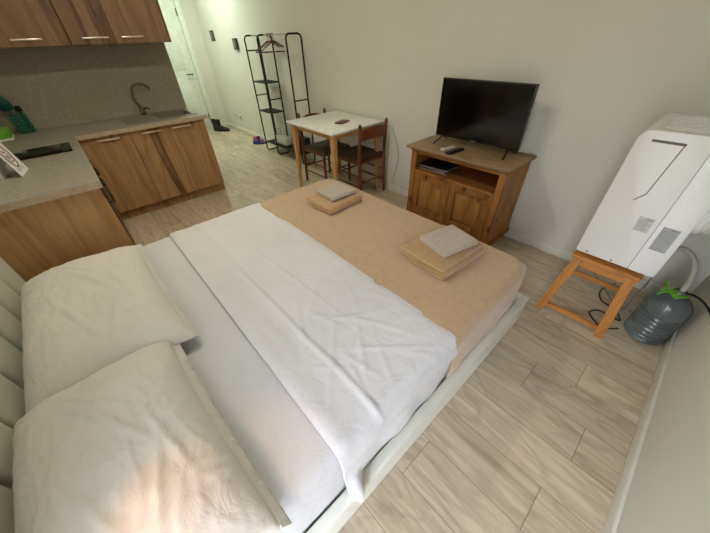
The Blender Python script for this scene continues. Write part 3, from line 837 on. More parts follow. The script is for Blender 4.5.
# ------------------------------------------------------------------ TV cabinet
cx0, cx1, cy0, cy1 = -1.615, -.765, 2.115, 2.52
CZ = .745
t = thing('tv_cabinet', 'waxed pine TV cabinet with two doors and an open shelf', 'cabinet', ((cx0+cx1)/2, 2.3, 0))
bm = BM(); box(bm, -1.65, -.735, 2.075, 2.523, CZ-.025, CZ, .008, 3); obj('top', bm, M['pine_top'], t)
bm = BM(); box(bm, cx0-.008, cx1+.008, cy0-.01, cy1, CZ-.042, CZ-.026, .006, 3); obj('top_molding', bm, M['pine_x'], t)
zb = .10
for x0, x1 in ((cx0, cx0+.05), (cx1-.05, cx1)):
    bm = BM(); box(bm, x0, x1, cy0, cy0+.035, zb, CZ-.043, .004); obj('corner_post', bm, M['pine'], t)
for x0, x1, s in ((cx0+.004, cx0+.022, -1), (cx1-.022, cx1-.004, 1)):
    bm = BM(); box(bm, x0, x1, cy0+.036, cy1-.003, zb, CZ-.043)
    xo = x0 if s < 0 else x1
    a, b = sorted((xo, xo+s*.006))
    box(bm, a, b, cy0+.036, cy0+.10, zb, CZ-.043, .002, 1); box(bm, a, b, cy1-.07, cy1-.003, zb, CZ-.043, .002, 1)
    box(bm, a, b, cy0+.10, cy1-.07, zb, zb+.07, .002, 1); box(bm, a, b, cy0+.10, cy1-.07, CZ-.11, CZ-.043, .002, 1)
    obj('side_panel', bm, M['pine2'], t)
SZ = .52
bm = BM(); box(bm, cx0+.051, cx1-.051, cy0+.002, cy0+.03, CZ-.065, CZ-.043, .003); obj('top_rail', bm, M['pine_x'], t)
bm = BM(); box(bm, cx0+.023, cx1-.023, cy0+.036, cy1-.012, SZ, SZ+.018); box(bm, cx0+.045, cx1-.045, cy0-.008, cy0+.036, SZ, SZ+.022, .005); obj('shelf', bm, M['pine_x'], t)
bm = BM(); box(bm, cx0+.023, cx1-.023, cy1-.011, cy1-.003, zb, CZ-.043); obj('back_panel', bm, M['pine_in'], t)
bm = BM(); box(bm, cx0+.023, cx1-.023, cy0+.036, cy1-.012, zb, zb+.018); obj('bottom_panel', bm, M['pine_in'], t)
xm = (cx0+cx1)/2
for i, (a, b) in enumerate(((cx0+.052, xm-.002), (xm+.002, cx1-.052))):
    bm = BM(); z0, z1 = zb+.03, SZ-.004; y0, y1 = cy0+.004, cy0+.024; s = .055
    box(bm, a, a+s, y0, y1, z0, z1, .003); box(bm, b-s, b, y0, y1, z0, z1, .003)
    box(bm, a+s, b-s, y0, y1, z0, z0+s, .003); box(bm, a+s, b-s, y0, y1, z1-s, z1, .003)
    d = obj('door', bm, M['pine'], t)
    bm = BM(); box(bm, a+s+.001, b-s-.001, y0+.014, y1-.004, z0+s+.001, z1-s-.001, .002); box(bm, a+s+.022, b-s-.022, y0+.002, y0+.016, z0+s+.02, z1-s-.02, .010, 3)
    obj('door_panel', bm, M['pine2'], d)
bm = BM(); box(bm, cx0+.051, cx1-.051, cy0+.002, cy0+.034, zb, zb+.028, .002); obj('bottom_rail', bm, M['pine_x'], t)
bm = BM()
box(bm, cx0-.018, cx1+.018, cy0-.018, cy0+.03, .062, .099, .008, 3); box(bm, cx0-.018, cx0+.03, cy0+.03, cy1, .062, .099, .008, 3); box(bm, cx1-.03, cx1+.018, cy0+.03, cy1, .062, .099, .008, 3)
obj('plinth_molding', bm, M['pine_x'], t)
for x in (cx0+.03, cx1-.03):
    for y in (cy0+.03, cy1-.04):
        bm = BM(); lathe(bm, [(.02,0),(.028,.015),(.03,.035),(.022,.062)], (x,y,0), 16); obj('bun_foot', bm, M['pine'], t)
# TV
TX0, TX1, TZ0, TZ1, TY = -1.537, -.822, .797, 1.219, 2.33
t = thing('television', 'black flat-screen television on the pine cabinet', 'television', ((TX0+TX1)/2, TY+.03, CZ))
bm = BM(); box(bm, TX0, TX1, TY, TY+.028, TZ0, TZ1, .003); obj('bezel', bm, M['black'], t)
bm = BM(); box(bm, TX0+.008, TX1-.008, TY-.0012, TY+.001, TZ0+.016, TZ1-.008); obj('screen', bm, M['screen'], t, smooth=False)
bm = BM(); box(bm, TX0+.12, TX1-.12, TY+.028, TY+.06, TZ0+.02, TZ1-.14, .012); obj('rear_housing', bm, M['black'], t)
bm = BM(); text_mesh(bm, 'SAMSUNG', .010, ((TX0+TX1)/2+.0, TY-.0012, TZ0+.008), (1,0,0), (0,0,1), .0004); obj('brand_lettering', bm, M['handle'], t, smooth=False)
for x, s in ((TX0+.07, -1), (TX1-.07, 1)):
    bm = BM()
    apex = Vector((x, TY+.015, TZ0+.004))
    bar(bm, apex, (x+s*.02, TY-.095, CZ+.006), .014, .008); bar(bm, apex, (x+s*.02, TY+.11, CZ+.006), .014, .008)
    obj('stand_foot', bm, M['black'], t)
# remotes
def remote(name, label, mat, c, L, W, ang, h, bcol):
    t = thing(name, label, 'remote control', c, None)
    bm = BM(); box(bm, -L/2, L/2, -W/2, W/2, 0, h, .005, 3)
    bmesh.ops.rotate(bm, verts=bm.verts, cent=(0,0,0), matrix=Matrix.Rotation(ang, 3, 'Z')); bmesh.ops.translate(bm, verts=bm.verts, vec=c); obj('casing', bm, mat, t)
    for i in range(6):
        for j in range(2):
            bm = BM(); u = -L/2+.02+i*(L-.04)/5; v = -W*.22+j*W*.44
            box(bm, u-.004, u+.004, v-.004, v+.004, h, h+.0015, .0008, 1)
            bmesh.ops.rotate(bm, verts=bm.verts, cent=(0,0,0), matrix=Matrix.Rotation(ang, 3, 'Z')); bmesh.ops.translate(bm, verts=bm.verts, vec=c); obj('button', bm, bcol, t)
remote('remote_control', 'small white remote control on the pine cabinet', M['white_plastic'], (-1.315, 2.20, CZ), .13, .042, math.radians(78), .016, M['switch_grey'])
remote('remote_control', 'long black remote control beside the white one on the cabinet', M['black'], (-1.235, 2.175, CZ), .19, .045, math.radians(86), .018, M['switch_grey'])
# magazines in the open shelf
gm = 'magazines on the open shelf of the TV cabinet'
z = SZ+.019
for k, (x, y, a, mt, lab) in enumerate(((-1.415, 2.27, .05, M['paper'], 'dark magazine at the bottom of the pile in the TV cabinet'),
                                   (-1.43, 2.285, -.06, M['maroon'], 'thin reddish booklet in the middle of the pile in the TV cabinet'),
                                   (-1.435, 2.28, .08, M['black'], 'black folder on top of the pile in the TV cabinet'))):
    t = thing('magazine', lab, 'magazine', (x,y,z), gm)
    for nm, m_, z0, z1, sh in (('pages', M['pages'], .001, .009, .003), ('cover', mt, .009, .011, 0), ('cover', mt, 0, .001, 0)):
        bm = BM(); box(bm, -.14+sh, .14-sh, -.10+sh, .10-sh, z0, z1)
        bmesh.ops.rotate(bm, verts=bm.verts, cent=(0,0,0), matrix=Matrix.Rotation(a, 3, 'Z')); bmesh.ops.translate(bm, verts=bm.verts, vec=(x,y,z)); obj(nm, bm, m_, t, smooth=False)
    z += .0115

# ------------------------------------------------------------------ dining table and chairs
tx0, tx1, ty0, ty1, TT = -3.135, -2.307, 1.775, 2.51, .775
t = thing('dining_table', 'small dining table with white top and honey wood legs', 'table', ((tx0+tx1)/2, (ty0+ty1)/2, 0))
bm = BM(); box(bm, tx0, tx1, ty0, ty1, TT-.022, TT, .004); obj('tabletop', bm, M['table_white'], t)
s = .05
for q_ in ((tx0+.07, tx1-.07, ty0+s, ty0+s+.018), (tx0+.07, tx1-.07, ty1-s-.018, ty1-s), (tx0+s, tx0+s+.018, ty0+.09, ty1-.09), (tx1-s-.018, tx1-s, ty0+.09, ty1-.09)):
    bm = BM(); box(bm, *q_, TT-.075, TT-.023); obj('apron', bm, M['honey_x'], t, smooth=False)
for x in (tx0+.065, tx1-.065):
    for y in (ty0+.06, ty1-.06):
        bm = BM(); ox = -.012 if x < -2.7 else .012; oy = -.012 if y < 2.1 else .012
        bar(bm, (x,y,TT-.023), (x+ox,y+oy,0), .058, .058, up=(0,1,0), w2=.03, d2=.03, bev=.006); obj('leg', bm, M['honey'], t)
def chair_build(label):
    """local frame: seat centre near origin, back at -x, faces +x"""
    t = thing('dining_chair', label, 'chair', (0,0,0), 'dining chairs at the white table')
    D, Wd = .43, .41; xb, xf = -D/2, D/2-.02
    cm = M['cherry']
    for y in (-Wd/2+.015, Wd/2-.015):
        bm = BM(); prof = [(.013,0),(.016,.05),(.018,.25),(.019,.44),(.018,.6),(.017,.745),(.012,.755),(.017,.765),(.019,.78),(.014,.8),(.006,.812)]
        rings = []
        lathe(bm, prof, (0,0,0), 14)
        for v in bm.verts:
            zz = v.co.z; v.co.x += xb-.0+(-.02*sstep(.44,.82,zz))+(-.015*(1-sstep(0,.44,zz))); v.co.y += y
        obj('back_post', bm, cm, t)
        bm = BM(); lathe(bm, [(.012,0),(.015,.06),(.018,.3),(.018,.425)], (xf,y,0), 14); obj('leg', bm, cm, t)
    # curved crest rail and lower rail
    def crest(z0, z1, arch):
        bm = BM(); n = 18; A = []
        for i in range(n+1):
            u = -1+2*i/n; y = u*(Wd/2-.03); xx = xb-.018-.03*(1-u*u); zt_ = z1+arch*(1-u*u); zb_ = z0+arch*.35*(1-u*u)
            A.append([bm.verts.new((xx-.008,y,zb_)), bm.verts.new((xx+.008,y,zb_)), bm.verts.new((xx+.008,y,zt_)), bm.verts.new((xx-.008,y,zt_))])
        for a, b in zip(A, A[1:]):
            for k in range(4): bm.faces.new((a[k],a[(k+1)%4],b[(k+1)%4],b[k]))
        bm.faces.new(A[0][::-1]); bm.faces.new(A[-1])
        obj('crest_rail', bm, cm, t, angle=50)
    crest(.645, .735, .04)
    bm = BM(); box(bm, xb+.012, xf-.012, -Wd/2+.01, Wd/2-.01, .395, .428, .004); obj('seat_frame', bm, cm, t)
    bm = BM(); box(bm, xb+.02, xf+.02, -Wd/2-.002, Wd/2+.002, .43, .458, .013, 4); obj('seat', bm, M['seat_brown'], t)
    for y in (-Wd/2+.015, Wd/2-.015):
        for z_ in (.15, .27):
            bm = BM(); tube(bm, [(xb-.01,y,z_),(0,y,z_),(xf,y,z_)], .009, 8, radii=[.007,.010,.007]); obj('stretcher', bm, cm, t)
    for xx, z_ in ((xf,.22),(xb-.008,.2)):
        bm = BM(); tube(bm, [(xx,-Wd/2+.02,z_),(xx,0,z_),(xx,Wd/2-.02,z_)], .009, 8, radii=[.007,.010,.007]); obj('stretcher', bm, cm, t)
    return t
c1 = chair_build('dark cherry dining chair at the table end beside the clothes rack')
c1.location = (-2.985, 2.195, 0)
c2 = dup(c1, (-2.497, 2.285, 0), PI, 'dark cherry dining chair at the table end beside the TV cabinet')
bm = BM(); box(bm, -.048, .048, -.085, .085, 0, .012, .005, 3)
ph = obj('wallet', bm, M['maroon'], origin=(0,0,0)); ph.location = (-2.595, 2.145, TT+.0005); ph.rotation_euler = (0,0,math.radians(22))
tag(ph, 'small flat maroon wallet on the white table', 'wallet')

# ------------------------------------------------------------------ clothes rack
t = thing('clothes_rack', 'black tubular clothes rack with shelves against the far wall', 'clothes rack', (-4.3,2.39,0))
ry0, ry1, rh = 2.285, 2.50, 1.535
def rloop(x, skew=0):
    r = .05; pts = []
    for (cy, cz, a0) in ((ry1-r, rh-r, 0), (ry0+r, rh-r, 90), (ry0+r, r+.01, 180), (ry1-r, r+.01, 270)):
        for k in range(6):
            a = math.radians(a0+90*k/5); pts.append((x, cy+r*math.cos(a), cz+r*math.sin(a)))
    bm = BM(); tube(bm, pts, .0105, 10, closed=True); obj('end_loop', bm, M['black_metal'], t)
RA, RB, RC = -4.80, -4.43, -3.72
for x in (RA, RB, RC): rloop(x)
def rbar(a, b, r=.008): bm = BM(); tube(bm, [a, b], r, 8); obj('crossbar', bm, M['black_metal'], t)
rbar((RA,ry0,1.37),(RA,ry1,1.37)); rbar((RA,ry0,.82),(RA,ry1,.82)); rbar((RB,ry0,.79),(RB,ry1,.79)); rbar((RC,ry0,.845),(RC,ry1,.845))
for z_ in (1.0,.615):
    bm = BM(); box(bm, RA+.004, RB-.004, ry0+.004, ry1-.004, z_-.006, z_+.003, .002, 1)
    for y in (ry0, ry1): tube(bm, [(RA,y,z_),(RB,y,z_)], .008, 8)
    for x in (RA, RB): tube(bm, [(x,ry0,z_),(x,ry1,z_)], .008, 8)
    obj('shelf', bm, M['rack_mesh'], t)
bm = BM(); z_ = .155; box(bm, RA+.004, RC-.004, ry0+.004, ry1-.004, z_-.006, z_+.003, .002, 1)
for y in (ry0, ry1): tube(bm, [(RA,y,z_),(RC,y,z_)], .008, 8)
obj('bottom_shelf', bm, M['rack_mesh'], t)
bm = BM(); tube(bm, [(RA,2.39,rh),(RC,2.39,rh)], .0095, 10); obj('hanging_rail', bm, M['hose_grey'], t)
# hangers
def hanger_proto():
    t = thing('coat_hanger', 'maroon plastic coat hanger in the bunch on the rack rail', 'hanger', (0,0,0), 'maroon coat hangers on the rack')
    rr = .0095+.0035
    pts = [Vector((0, rr*math.cos(a), -.0+rr*math.sin(a))) for a in [math.radians(-20+22*k) for k in range(10)]]
    pts += [Vector((0,-.012,-.02)), Vector((0,0,-.035)), Vector((0,0,-.065))]
    bm = BM(); tube(bm, pts, .003, 8); obj('hook', bm, M['maroon'], t)
    sh = smoothpath([(0,0,-.065),(0,.09,-.105),(0,.185,-.15),(0,.20,-.17),(0,.185,-.178),(0,0,-.178),(0,-.185,-.178),(0,-.20,-.17),(0,-.185,-.15),(0,-.09,-.105)], 5, closed=True)
    bm = BM(); tube(bm, sh, .0055, 8, closed=True); obj('shoulder_bar', bm, M['maroon'], t)
    return t
h0 = hanger_proto(); h0.location = (-4.335, 2.39, rh); 
for x, rz, in ((-4.30,.16),(-4.265,-.10),(-4.225,.22),(-4.19,.05)):
    dup(h0, (x, 2.39, rh), rz)
# bag on bottom shelf
t = thing('handbag', 'pale grey bag with looped handles on the bottom rack shelf', 'bag', (-4.38,2.40,.158))
bm = BM(); box(bm, -4.55, -4.20, 2.31, 2.47, .160, .30, .045, 4)
bmesh.ops.subdivide_edges(bm, edges=bm.edges[:], cuts=2, use_grid_fill=True)
for v in bm.verts: 
    k = (v.co.z-.16)/.14; v.co.y = 2.39+(v.co.y-2.39)*(1-.4*max(0,k)); v.co += Vector((.008*N3(v.co.x*20,v.co.y*20,1),.006*N3(v.co.x*22,v.co.z*30,5),.008*N3(v.co.x*14,3,2) if k > .1 else 0))
obj('bag_body', bm, M['bag'], t)
for y in (2.355, 2.42):
    bm = BM(); tube(bm, smoothpath([(-4.50,y,.27),(-4.49,y,.36),(-4.42,y+.005,.40),(-4.34,y,.36),(-4.32,y,.27)], 6), .007, 8); obj('bag_handle', bm, M['bag'], t)
# dark box on the lower rack, near the table
t = thing('storage_box', 'dark blue fabric box on the right end of the bottom rack shelf', 'box', (-3.86,2.39,.158))
bm = BM(); box(bm, -3.95, -3.76, 2.30, 2.48, .160, .33, .01); obj('box_body', bm, plain('navy_fabric', (28,32,52), .85), t)
bm = BM(); box(bm, -3.955, -3.755, 2.295, 2.485, .331, .35, .006); obj('lid', bm, M['black'], t)

# boots
def boot():
    t = thing('ankle_boot', 'black ankle boot', 'boot', (0,0,0), 'black boots by the entrance door')
    rings = [ (0,.0,.050,.034),(0,.05,.048,.033),(0,.10,.046,.034),(0,.16,.048,.038),(0,.205,.052,.042)]
    bm = BM()
    secs = []   # sections along the foot from heel to toe, then shaft
    n = 16
    prof = [(-.085,.03,.028,.045),(-.065,.045,.034,.085),(-.02,.05,.038,.105),(.03,.044,.040,.085),(.08,.036,.043,.062),(.125,.03,.042,.052),(.155,.024,.030,.040),(.166,.018,.012,.022)]
    for x, zc, wy, ht in prof:
        secs.append([bm.verts.new((x, wy*math.cos(2*PI*k/n), max(.014, .014+ht/2*(1+math.sin(2*PI*k/n))))) for k in range(n)])
    for A, B in zip(secs, secs[1:]):
        for k in range(n): bm.faces.new((A[k],A[(k+1)%n],B[(k+1)%n],B[k]))
    bm.faces.new(secs[0]); bm.faces.new(secs[-1][::-1])
    obj('vamp', bm, M['boot'], t, angle=70)
    bm = BM(); sh = []
    for z_, xc, rx, ry in ((.05,-.035,.05,.036),(.10,-.04,.046,.035),(.15,-.045,.046,.038),(.20,-.047,.052,.042),(.215,-.047,.053,.043),(.214,-.047,.045,.036),(.16,-.045,.038,.03)):
        sh.append([bm.verts.new((xc+rx*math.cos(2*PI*k/n), ry*math.sin(2*PI*k/n), z_)) for k in range(n)])
    for A, B in zip(sh, sh[1:]):
        for k in range(n): bm.faces.new((A[k],A[(k+1)%n],B[(k+1)%n],B[k]))
    bm.faces.new(sh[-1])
    obj('shaft', bm, M['boot'], t, angle=50)
    bm = BM(); poly = [(-.09,-.03),(-.05,-.038),(.0,-.034),(.06,-.042),(.12,-.044),(.16,-.028),(.172,0),(.16,.028),(.12,.044),(.06,.042),(0,.034),(-.05,.038),(-.09,.03)]
    prism(bm, poly, 'z', 0.0005, .015, .003); obj('sole', bm, M['black'], t)
    return t
b1 = boot(); b1['label'] = 'black ankle boot by the door, the left one with its toe hidden'
b1.location = (-6.86, 2.225, 0); b1.rotation_euler = (0,0,math.radians(15))
b2 = dup(b1, (-6.745, 2.285, 0), math.radians(40), 'black ankle boot by the door, the right one with its toe showing')
# slippers
def slipper(mat, loc, rz, label):
    t = thing('slipper', label, 'slipper', (0,0,0), 'slippers on the floor by the clothes rack')
    poly = [(.13*math.cos(a)*(1 if math.cos(a) > 0 else 1.0), (.046 if math.cos(a) > 0 else .036)*math.sin(a)) for a in [2*PI*k/20 for k in range(20)]]
    bm = BM(); prism(bm, poly, 'z', 0.0005, .028, .006); obj('sole', bm, mat, t)
    bm = BM(); G = []
    for i in range(7):
        x = .005+i*.019; row = []
        for k in range(9):
            a = PI*k/8; row.append(bm.verts.new((x, .05*math.cos(a)*(1-.05*i), .028+(.055-.003*i)*math.sin(a))))
        G.append(row)
    for A, B in zip(G, G[1:]):
        for k in range(8): bm.faces.new((A[k],A[k+1],B[k+1],B[k]))
    o = obj('strap', bm, mat, t, angle=60); sd = o.modifiers.new('thickness','SOLIDIFY'); sd.thickness = .006
    t.location = loc; t.rotation_euler = (0,0,rz)
slipper(M['pink'], (-5.47, 2.47, 0), math.radians(200), 'pink slipper on the floor left of the clothes rack')
slipper(M['blue'], (-5.27, 2.39, 0), math.radians(230), 'blue slipper on the floor beside the pink one at the clothes rack foot')

# ------------------------------------------------------------------ stool
t = thing('wooden_stool', 'honey pine stool with splayed legs carrying the white air conditioner', 'stool', (-.01,2.0,0))
SZT, fy0, fy1 = .468, 1.835, 2.17
tl, tr, bl_, br_ = -.130, .118, -.192, .158
def lg(xt, xb, yt, yb):
    bm = BM(); bar(bm, (xt,yt,SZT-.022), (xb,yb,.0), .046, .030, up=(0,1,0), bev=.003)
    for v in bm.verts: v.co.z = max(v.co.z, 0)
    return obj('leg', bm, M['stool'], t)
lg(tl, bl_, fy0+.018, fy0); lg(tr, br_, fy0+.018, fy0); lg(tl, bl_, fy1-.02, fy1); lg(tr, br_, fy1-.02, fy1)
bm = BM(); box(bm, tl-.035, tr+.035, fy0-.004, fy1+.004, SZT-.02, SZT, .004); obj('seat', bm, M['stool_x'], t)
bm = BM(); box(bm, tl+.024, tr-.024, fy0+.006, fy0+.026, SZT-.068, SZT-.021, .002); obj('seat_rail', bm, M['stool_x'], t)
bm = BM(); box(bm, tl+.024, tr-.024, fy1-.03, fy1-.01, SZT-.068, SZT-.021, .002); obj('seat_rail', bm, M['stool_x'], t)
def xat(z_, top_, bot): k = z_/SZT; return bot+(top_-bot)*k
z_ = .055
bm = BM(); bar(bm, (xat(z_,tl,bl_)+.022,fy0+.004,z_), (xat(z_,tr,br_)-.022,fy0+.004,z_), .02, .036, bev=.002); obj('stretcher', bm, M['stool_x'], t)
bm = BM(); bar(bm, (xat(z_,tl,bl_)+.022,fy1-.004,z_+.1), (xat(z_,tr,br_)-.022,fy1-.004,z_+.1), .02, .036, bev=.002); obj('stretcher', bm, M['stool_x'], t)
# air conditioner
AX0, AX1, AXS, AY0, AY1, AZ0, AZ1 = -.167, .185, .078, 1.85, 2.30, .492, 1.145
t = thing('portable_air_conditioner', 'bulky white portable air conditioner standing on the pine stool', 'air conditioner', (.01,2.07,SZT))
def rbox_xz(bm, x0, x1, z0, z1, y0, y1, rads, bev):
    """rounded rectangle in XZ (radii bl, br, tr, tl) extruded in Y"""
    poly = []
    for (cx, cz, a0, r) in ((x0, z0, 180, rads[0]), (x1, z0, 270, rads[1]), (x1, z1, 0, rads[2]), (x0, z1, 90, rads[3])):
        sx = 1 if cx == x0 else -1; sz = 1 if cz == z0 else -1
        for k in range(7):
            a = math.radians(a0+90*k/6); poly.append((cx+sx*r+r*math.cos(a), cz+sz*r+r*math.sin(a)))
    prism(bm, poly, 'y', y0, y1, bev)
bm = BM(); rbox_xz(bm, AX0, AXS-.001, AZ0, AZ1, AY0, AY1, (.012,.002,.004,.05), .012); fr = obj('front_shell', bm, M['ac'], t, angle=50)
bm = BM(); rbox_xz(bm, AXS+.001, AX1, AZ0, AZ1-.006, AY0-.003, AY1, (.002,.006,.05,.004), .008); rs = obj('rear_shell', bm, M['ac2'], t, angle=50)
# handle recess on the side: outline and top shadow painted as dark strips
bm = BM(); yq = AY0-.0012
def strip(a, b, w_): bar(bm, (a[0],yq,a[1]), (b[0],yq,b[1]), w_, .003, up=(0,1,0), bev=0)
strip((-.115,1.104),(-.002,1.104),.010); strip((-.006,1.10),(-.028,.88),.004); strip((-.028,.88),(-.058,.84),.004)
obj('grip_recess_shade', bm, M['ac_shade_screw'], fr, smooth=False)
for x, z in ((-.115,.505),(.0,.503)):
    bm = BM(); tube(bm, [(x,AY0+.001,z),(x,AY0-.002,z)], .005, 10); obj('screw', bm, M['ac_shade_screw'], fr)
def plate(name, x0, x1, z0, z1, y, mat, par, rows):
    bm = BM(); box(bm, x0, x1, y-.001, y, z0, z1); pl = obj(name, bm, mat, par, smooth=False)
    bm = BM()
    for k in range(rows):
        z = z1-.008-(z1-z0-.014)*k/(rows-1); e = x1-.005-random.random()*(x1-x0)*.3; h = .0045 if k == 0 else .002
        s0 = x0+.005+(x1-x0)*(.4 if k == 0 else 0)
        box(bm, s0, e if k else x1-.005, y-.0016, y-.0011, z-h/2, z+h/2)
    obj('print', bm, M['ink'], pl, smooth=False)
plate('rating_label', .0, .058, .700, .775, AY0, M['label_paper'], fr, 8)
plate('rating_label', .098, .160, .632, .757, AY0-.003, M['label_grey'], rs, 12)
# top outlet
bm = BM(); box(bm, AX0+.06, AXS-.03, AY0+.06, AY1-.06, AZ1-.001, AZ1+.003, .002, 1)
for k in range(7): box(bm, AX0+.07, AXS-.04, AY0+.08+k*.042, AY0+.10+k*.042, AZ1+.003, AZ1+.006, .001, 1)
obj('top_grille', bm, M['ac2'], t)
bm = BM(); box(bm, AXS+.01, AX1-.02, AY0+.05, AY0+.14, AZ1-.006, AZ1-.002, .001, 1); obj('control_display', bm, M['label_grey'], t)
for x, y in ((AX0+.04,AY0+.05),(AX1-.04,AY0+.05),(AX0+.04,AY1-.14),(AX1-.04,AY1-.14)):
    bm = BM(); tube(bm, [(x-.012,y,SZT+.0125),(x+.012,y,SZT+.0125)], .0118, 14); obj('caster', bm, M['black'], t)
bm = BM(); tube(bm, [(AX1-.002,2.0,.79),(AX1+.03,2.0,.79)], .082, 28); obj('hose_collar', bm, M['ac2'], t)
# exhaust hose (corrugated) to the outer wall
bm = BM(); n = 60; L_ = XR-.001-(AX1+.031)
pts = [(AX1+.031+L_*i/n, 2.0, .79) for i in range(n+1)]
tube(bm, pts, .07, 28, radii=[.072+.003*math.sin(i*1.25) for i in range(n+1)])
tag(obj('exhaust_hose', bm, M['hose'], angle=80), 'wide white exhaust hose from the air conditioner to the right wall', 'hose')

# ------------------------------------------------------------------ bottle with drain hose, ribbon, cables
bcx, bcy = .335, 2.055
t = thing('water_bottle', 'big grey ribbed plastic water bottle on the floor in the corner', 'bottle', (bcx,bcy,0))
prof = [(.02,.004),(.085,.0),(.097,.012)]
z_ = .02
while z_ < .215:
    k = (z_-.02)/.028; prof.append((.100-.0075*(.5-.5*math.cos(2*PI*k)), z_)); z_ += .004
prof += [(.099,.22),(.101,.235),(.099,.26),(.09,.29),(.068,.315),(.040,.332),(.027,.340),(.026,.352),(.030,.354),(.030,.358),(.024,.360),(.024,.368)]
bm = BM(); lathe(bm, prof, (bcx,bcy,0), 40)
for v in bm.verts:
    r = Vector((v.co.x-bcx, v.co.y-bcy)); k = .005*N3(v.co.x*18, v.co.y*18, v.co.z*14)*sstep(.02,.06,v.co.z)*(1-sstep(.28,.33,v.co.z))
    if r.length > .01: v.co.x += r.x/r.length*k; v.co.y += r.y/r.length*k
obj('bottle_body', bm, M['bottle'], t, angle=80)
bm = BM(); rp = [(bcx+.034*math.cos(2*PI*k/24), bcy+.034*math.sin(2*PI*k/24), .348+.003*math.sin(k)) for k in range(24)]
tube(bm, rp, .006, 8, closed=True)
kn = Vector((bcx-.036,bcy-.02,.35))
for sgn, ln in ((1,.042),(-1,.038)):
    tube(bm, smoothpath([kn, kn+Vector((-.02*sgn,-.02,.025)), kn+Vector((-.03*sgn-.01,-.03,.01)), kn+Vector((-.01,-.01,-.002))], 5), .005, 6)
    tube(bm, smoothpath([kn, kn+Vector((sgn*.03,-.02,-.015)), kn+Vector((sgn*ln,-.028,-.01+.02*sgn))], 5), .005, 6)
tube(bm, smoothpath([kn, kn+Vector((-.03,.0,.03)), kn+Vector((-.045,.0,.065))], 5), .0055, 6)
tag(obj('green_ribbon', bm, M['green'], angle=60), 'bright green ribbon tied round the bottle neck', 'ribbon')
bm = BM(); tube(bm, smoothpath([(.165,2.22,.487),(.20,2.22,.50),(.25,2.19,.53),(.31,2.13,.50),(.333,2.07,.43),(bcx,bcy+.002,.372),(bcx,bcy,.30)], 8), .0125, 12)
tag(obj('drain_hose', bm, M['hose_grey'], angle=60), 'thin pale drain hose running from the air conditioner into the bottle', 'hose')
bm = BM(); tube(bm, smoothpath([(XR-.003,1.80,.40),(.44,1.86,.41),(.41,1.95,.405),(.375,2.02,.385),(bcx+.008,bcy-.004,.352),(bcx+.006,bcy,.33)], 8), .006, 10, radii=None)
tag(obj('black_tube', bm, M['cable'], angle=60), 'short black tube entering the bottle neck from the right wall', 'tube')
bm = BM(); tube(bm, smoothpath([(.165,2.27,.53),(.185,2.29,.50),(.22,2.31,.38),(.225,2.30,.22),(.215,2.26,.08),(.20,2.20,.008),(.12,2.26,.007),(.03,2.40,.007),(-.05,2.50,.007)], 8), .004, 8)
tag(obj('power_cable', bm, M['cable_grey'], angle=60), 'thin grey cable hanging down behind the air conditioner', 'cable')
bm = BM(); tube(bm, smoothpath([(.225,1.99,.006),(.16,1.93,.006),(.10,1.95,.014),(.06,2.02,.006),(.10,2.08,.006),(.18,2.06,.014),(.215,2.08,.006),(.17,2.16,.006),(.08,2.20,.006),(.05,2.32,.006),(.10,2.47,.006)], 8), .0048, 8)
tag(obj('power_cable', bm, M['cable'], angle=60), 'black cable looped on the floor between the stool and the bottle', 'cable')
# hanging cable on the far wall beside the TV cabinet
bm = BM(); tube(bm, smoothpath([(-2.22,YF-.006,.72),(-2.20,YF-.006,.66),(-2.15,YF-.006,.58),(-2.12,YF-.006,.48),(-2.12,YF-.006,.36),(-2.15,YF-.006,.24),(-2.19,YF-.006,.12)], 8), .004, 8)
tag(obj('wall_cable', bm, M['hose_grey'], angle=60), 'pale cable hanging on the wall between the chair and the TV cabinet', 'cable')

# ------------------------------------------------------------------ lights
def lamp(name, loc, power, rgb, size, rot=(0,0,0)):
    ld = bpy.data.lights.new(name, 'AREA'); ld.shape = 'DISK'; ld.size = size; ld.energy = power; ld.color = lin(rgb)
    o = bpy.data.objects.new(name, ld); o.location = loc; o.rotation_euler = rot; COL.objects.link(o); return o
lamp('ceiling_lamp_light', (-1.95, .45, ZC-.03), 19, (255,246,222), .10)
lamp('second_ceiling_lamp_light', (-3.2, .9, ZC-.03), 6, (255,246,222), .4)
lamp('hall_lamp_light', (-5.9, 1.75, ZC-.03), 26, (240,255,236), .25)
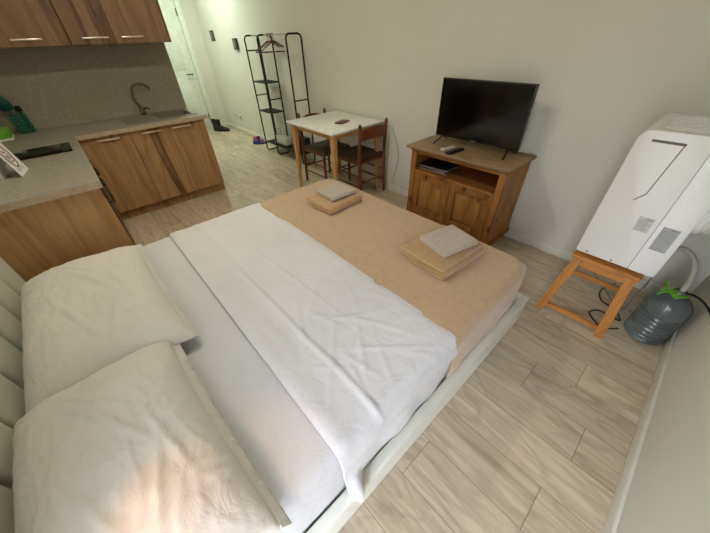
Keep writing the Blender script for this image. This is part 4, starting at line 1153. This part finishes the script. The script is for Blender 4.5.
# bedside lamp beyond the frame, warm
ld = bpy.data.lights.new('bedside_lamp_light', 'SPOT'); ld.energy = 7.0; ld.color = lin((255,178,100)); ld.spot_size = math.radians(38); ld.spot_blend = .8; ld.shadow_soft_size = .05
o = bpy.data.objects.new('bedside_lamp_light', ld); COL.objects.link(o); o.location = (-.42,-.50,1.10)
o.rotation_euler = (Vector((-.42,-.16,.6))-Vector(o.location)).to_track_quat('-Z','Y').to_euler()
# daylight portal in the window opening
ld = bpy.data.lights.new('window_portal', 'AREA'); ld.shape = 'RECTANGLE'; ld.size = WX1-WX0; ld.size_y = WZ1-WZ0; ld.cycles.is_portal = True
o = bpy.data.objects.new('window_portal', ld); COL.objects.link(o); o.location = ((WX0+WX1)/2, YB-.12, (WZ0+WZ1)/2); o.rotation_euler = (math.radians(90), 0, 0)
w = bpy.data.worlds.new('sky'); scene.world = w; w.use_nodes = True
nt = w.node_tree; bg = nt.nodes['Background']
tc = nt.nodes.new('ShaderNodeTexCoord'); sp = nt.nodes.new('ShaderNodeSeparateXYZ'); cr = nt.nodes.new('ShaderNodeValToRGB')
nt.links.new(tc.outputs['Generated'], sp.inputs[0]); nt.links.new(sp.outputs[2], cr.inputs[0])
cr.color_ramp.elements[0].position = .0; cr.color_ramp.elements[0].color = (*lin((150,150,146)), 1)
cr.color_ramp.elements[1].position = .35; cr.color_ramp.elements[1].color = (*lin((222,231,250)), 1)
nt.links.new(cr.outputs[0], bg.inputs['Color']); bg.inputs['Strength'].default_value = 13

# ------------------------------------------------------------------ camera
F = 287.46
Mx = ((.6721831,.73984219,-.02834458),(.4494347,-.43815831,-.77847656),(-.58836921,.51053975,-.62703336))
cd = bpy.data.cameras.new('camera'); cam = bpy.data.objects.new('camera', cd); COL.objects.link(cam)
cd.sensor_fit = 'HORIZONTAL'; cd.sensor_width = 36; cd.lens = F/710*36; cd.clip_start = .02
r = Matrix(((Mx[0][0], -Mx[1][0], -Mx[2][0]), (Mx[0][1], -Mx[1][1], -Mx[2][1]), (Mx[0][2], -Mx[1][2], -Mx[2][2])))
cam.matrix_world = Matrix.Translation((0,0,1.5)) @ r.to_4x4()
scene.camera = cam
vs = scene.view_settings
vs.view_transform = 'Standard'; vs.look = 'None'; vs.gamma = 1; vs.exposure = 0; vs.use_curve_mapping = False
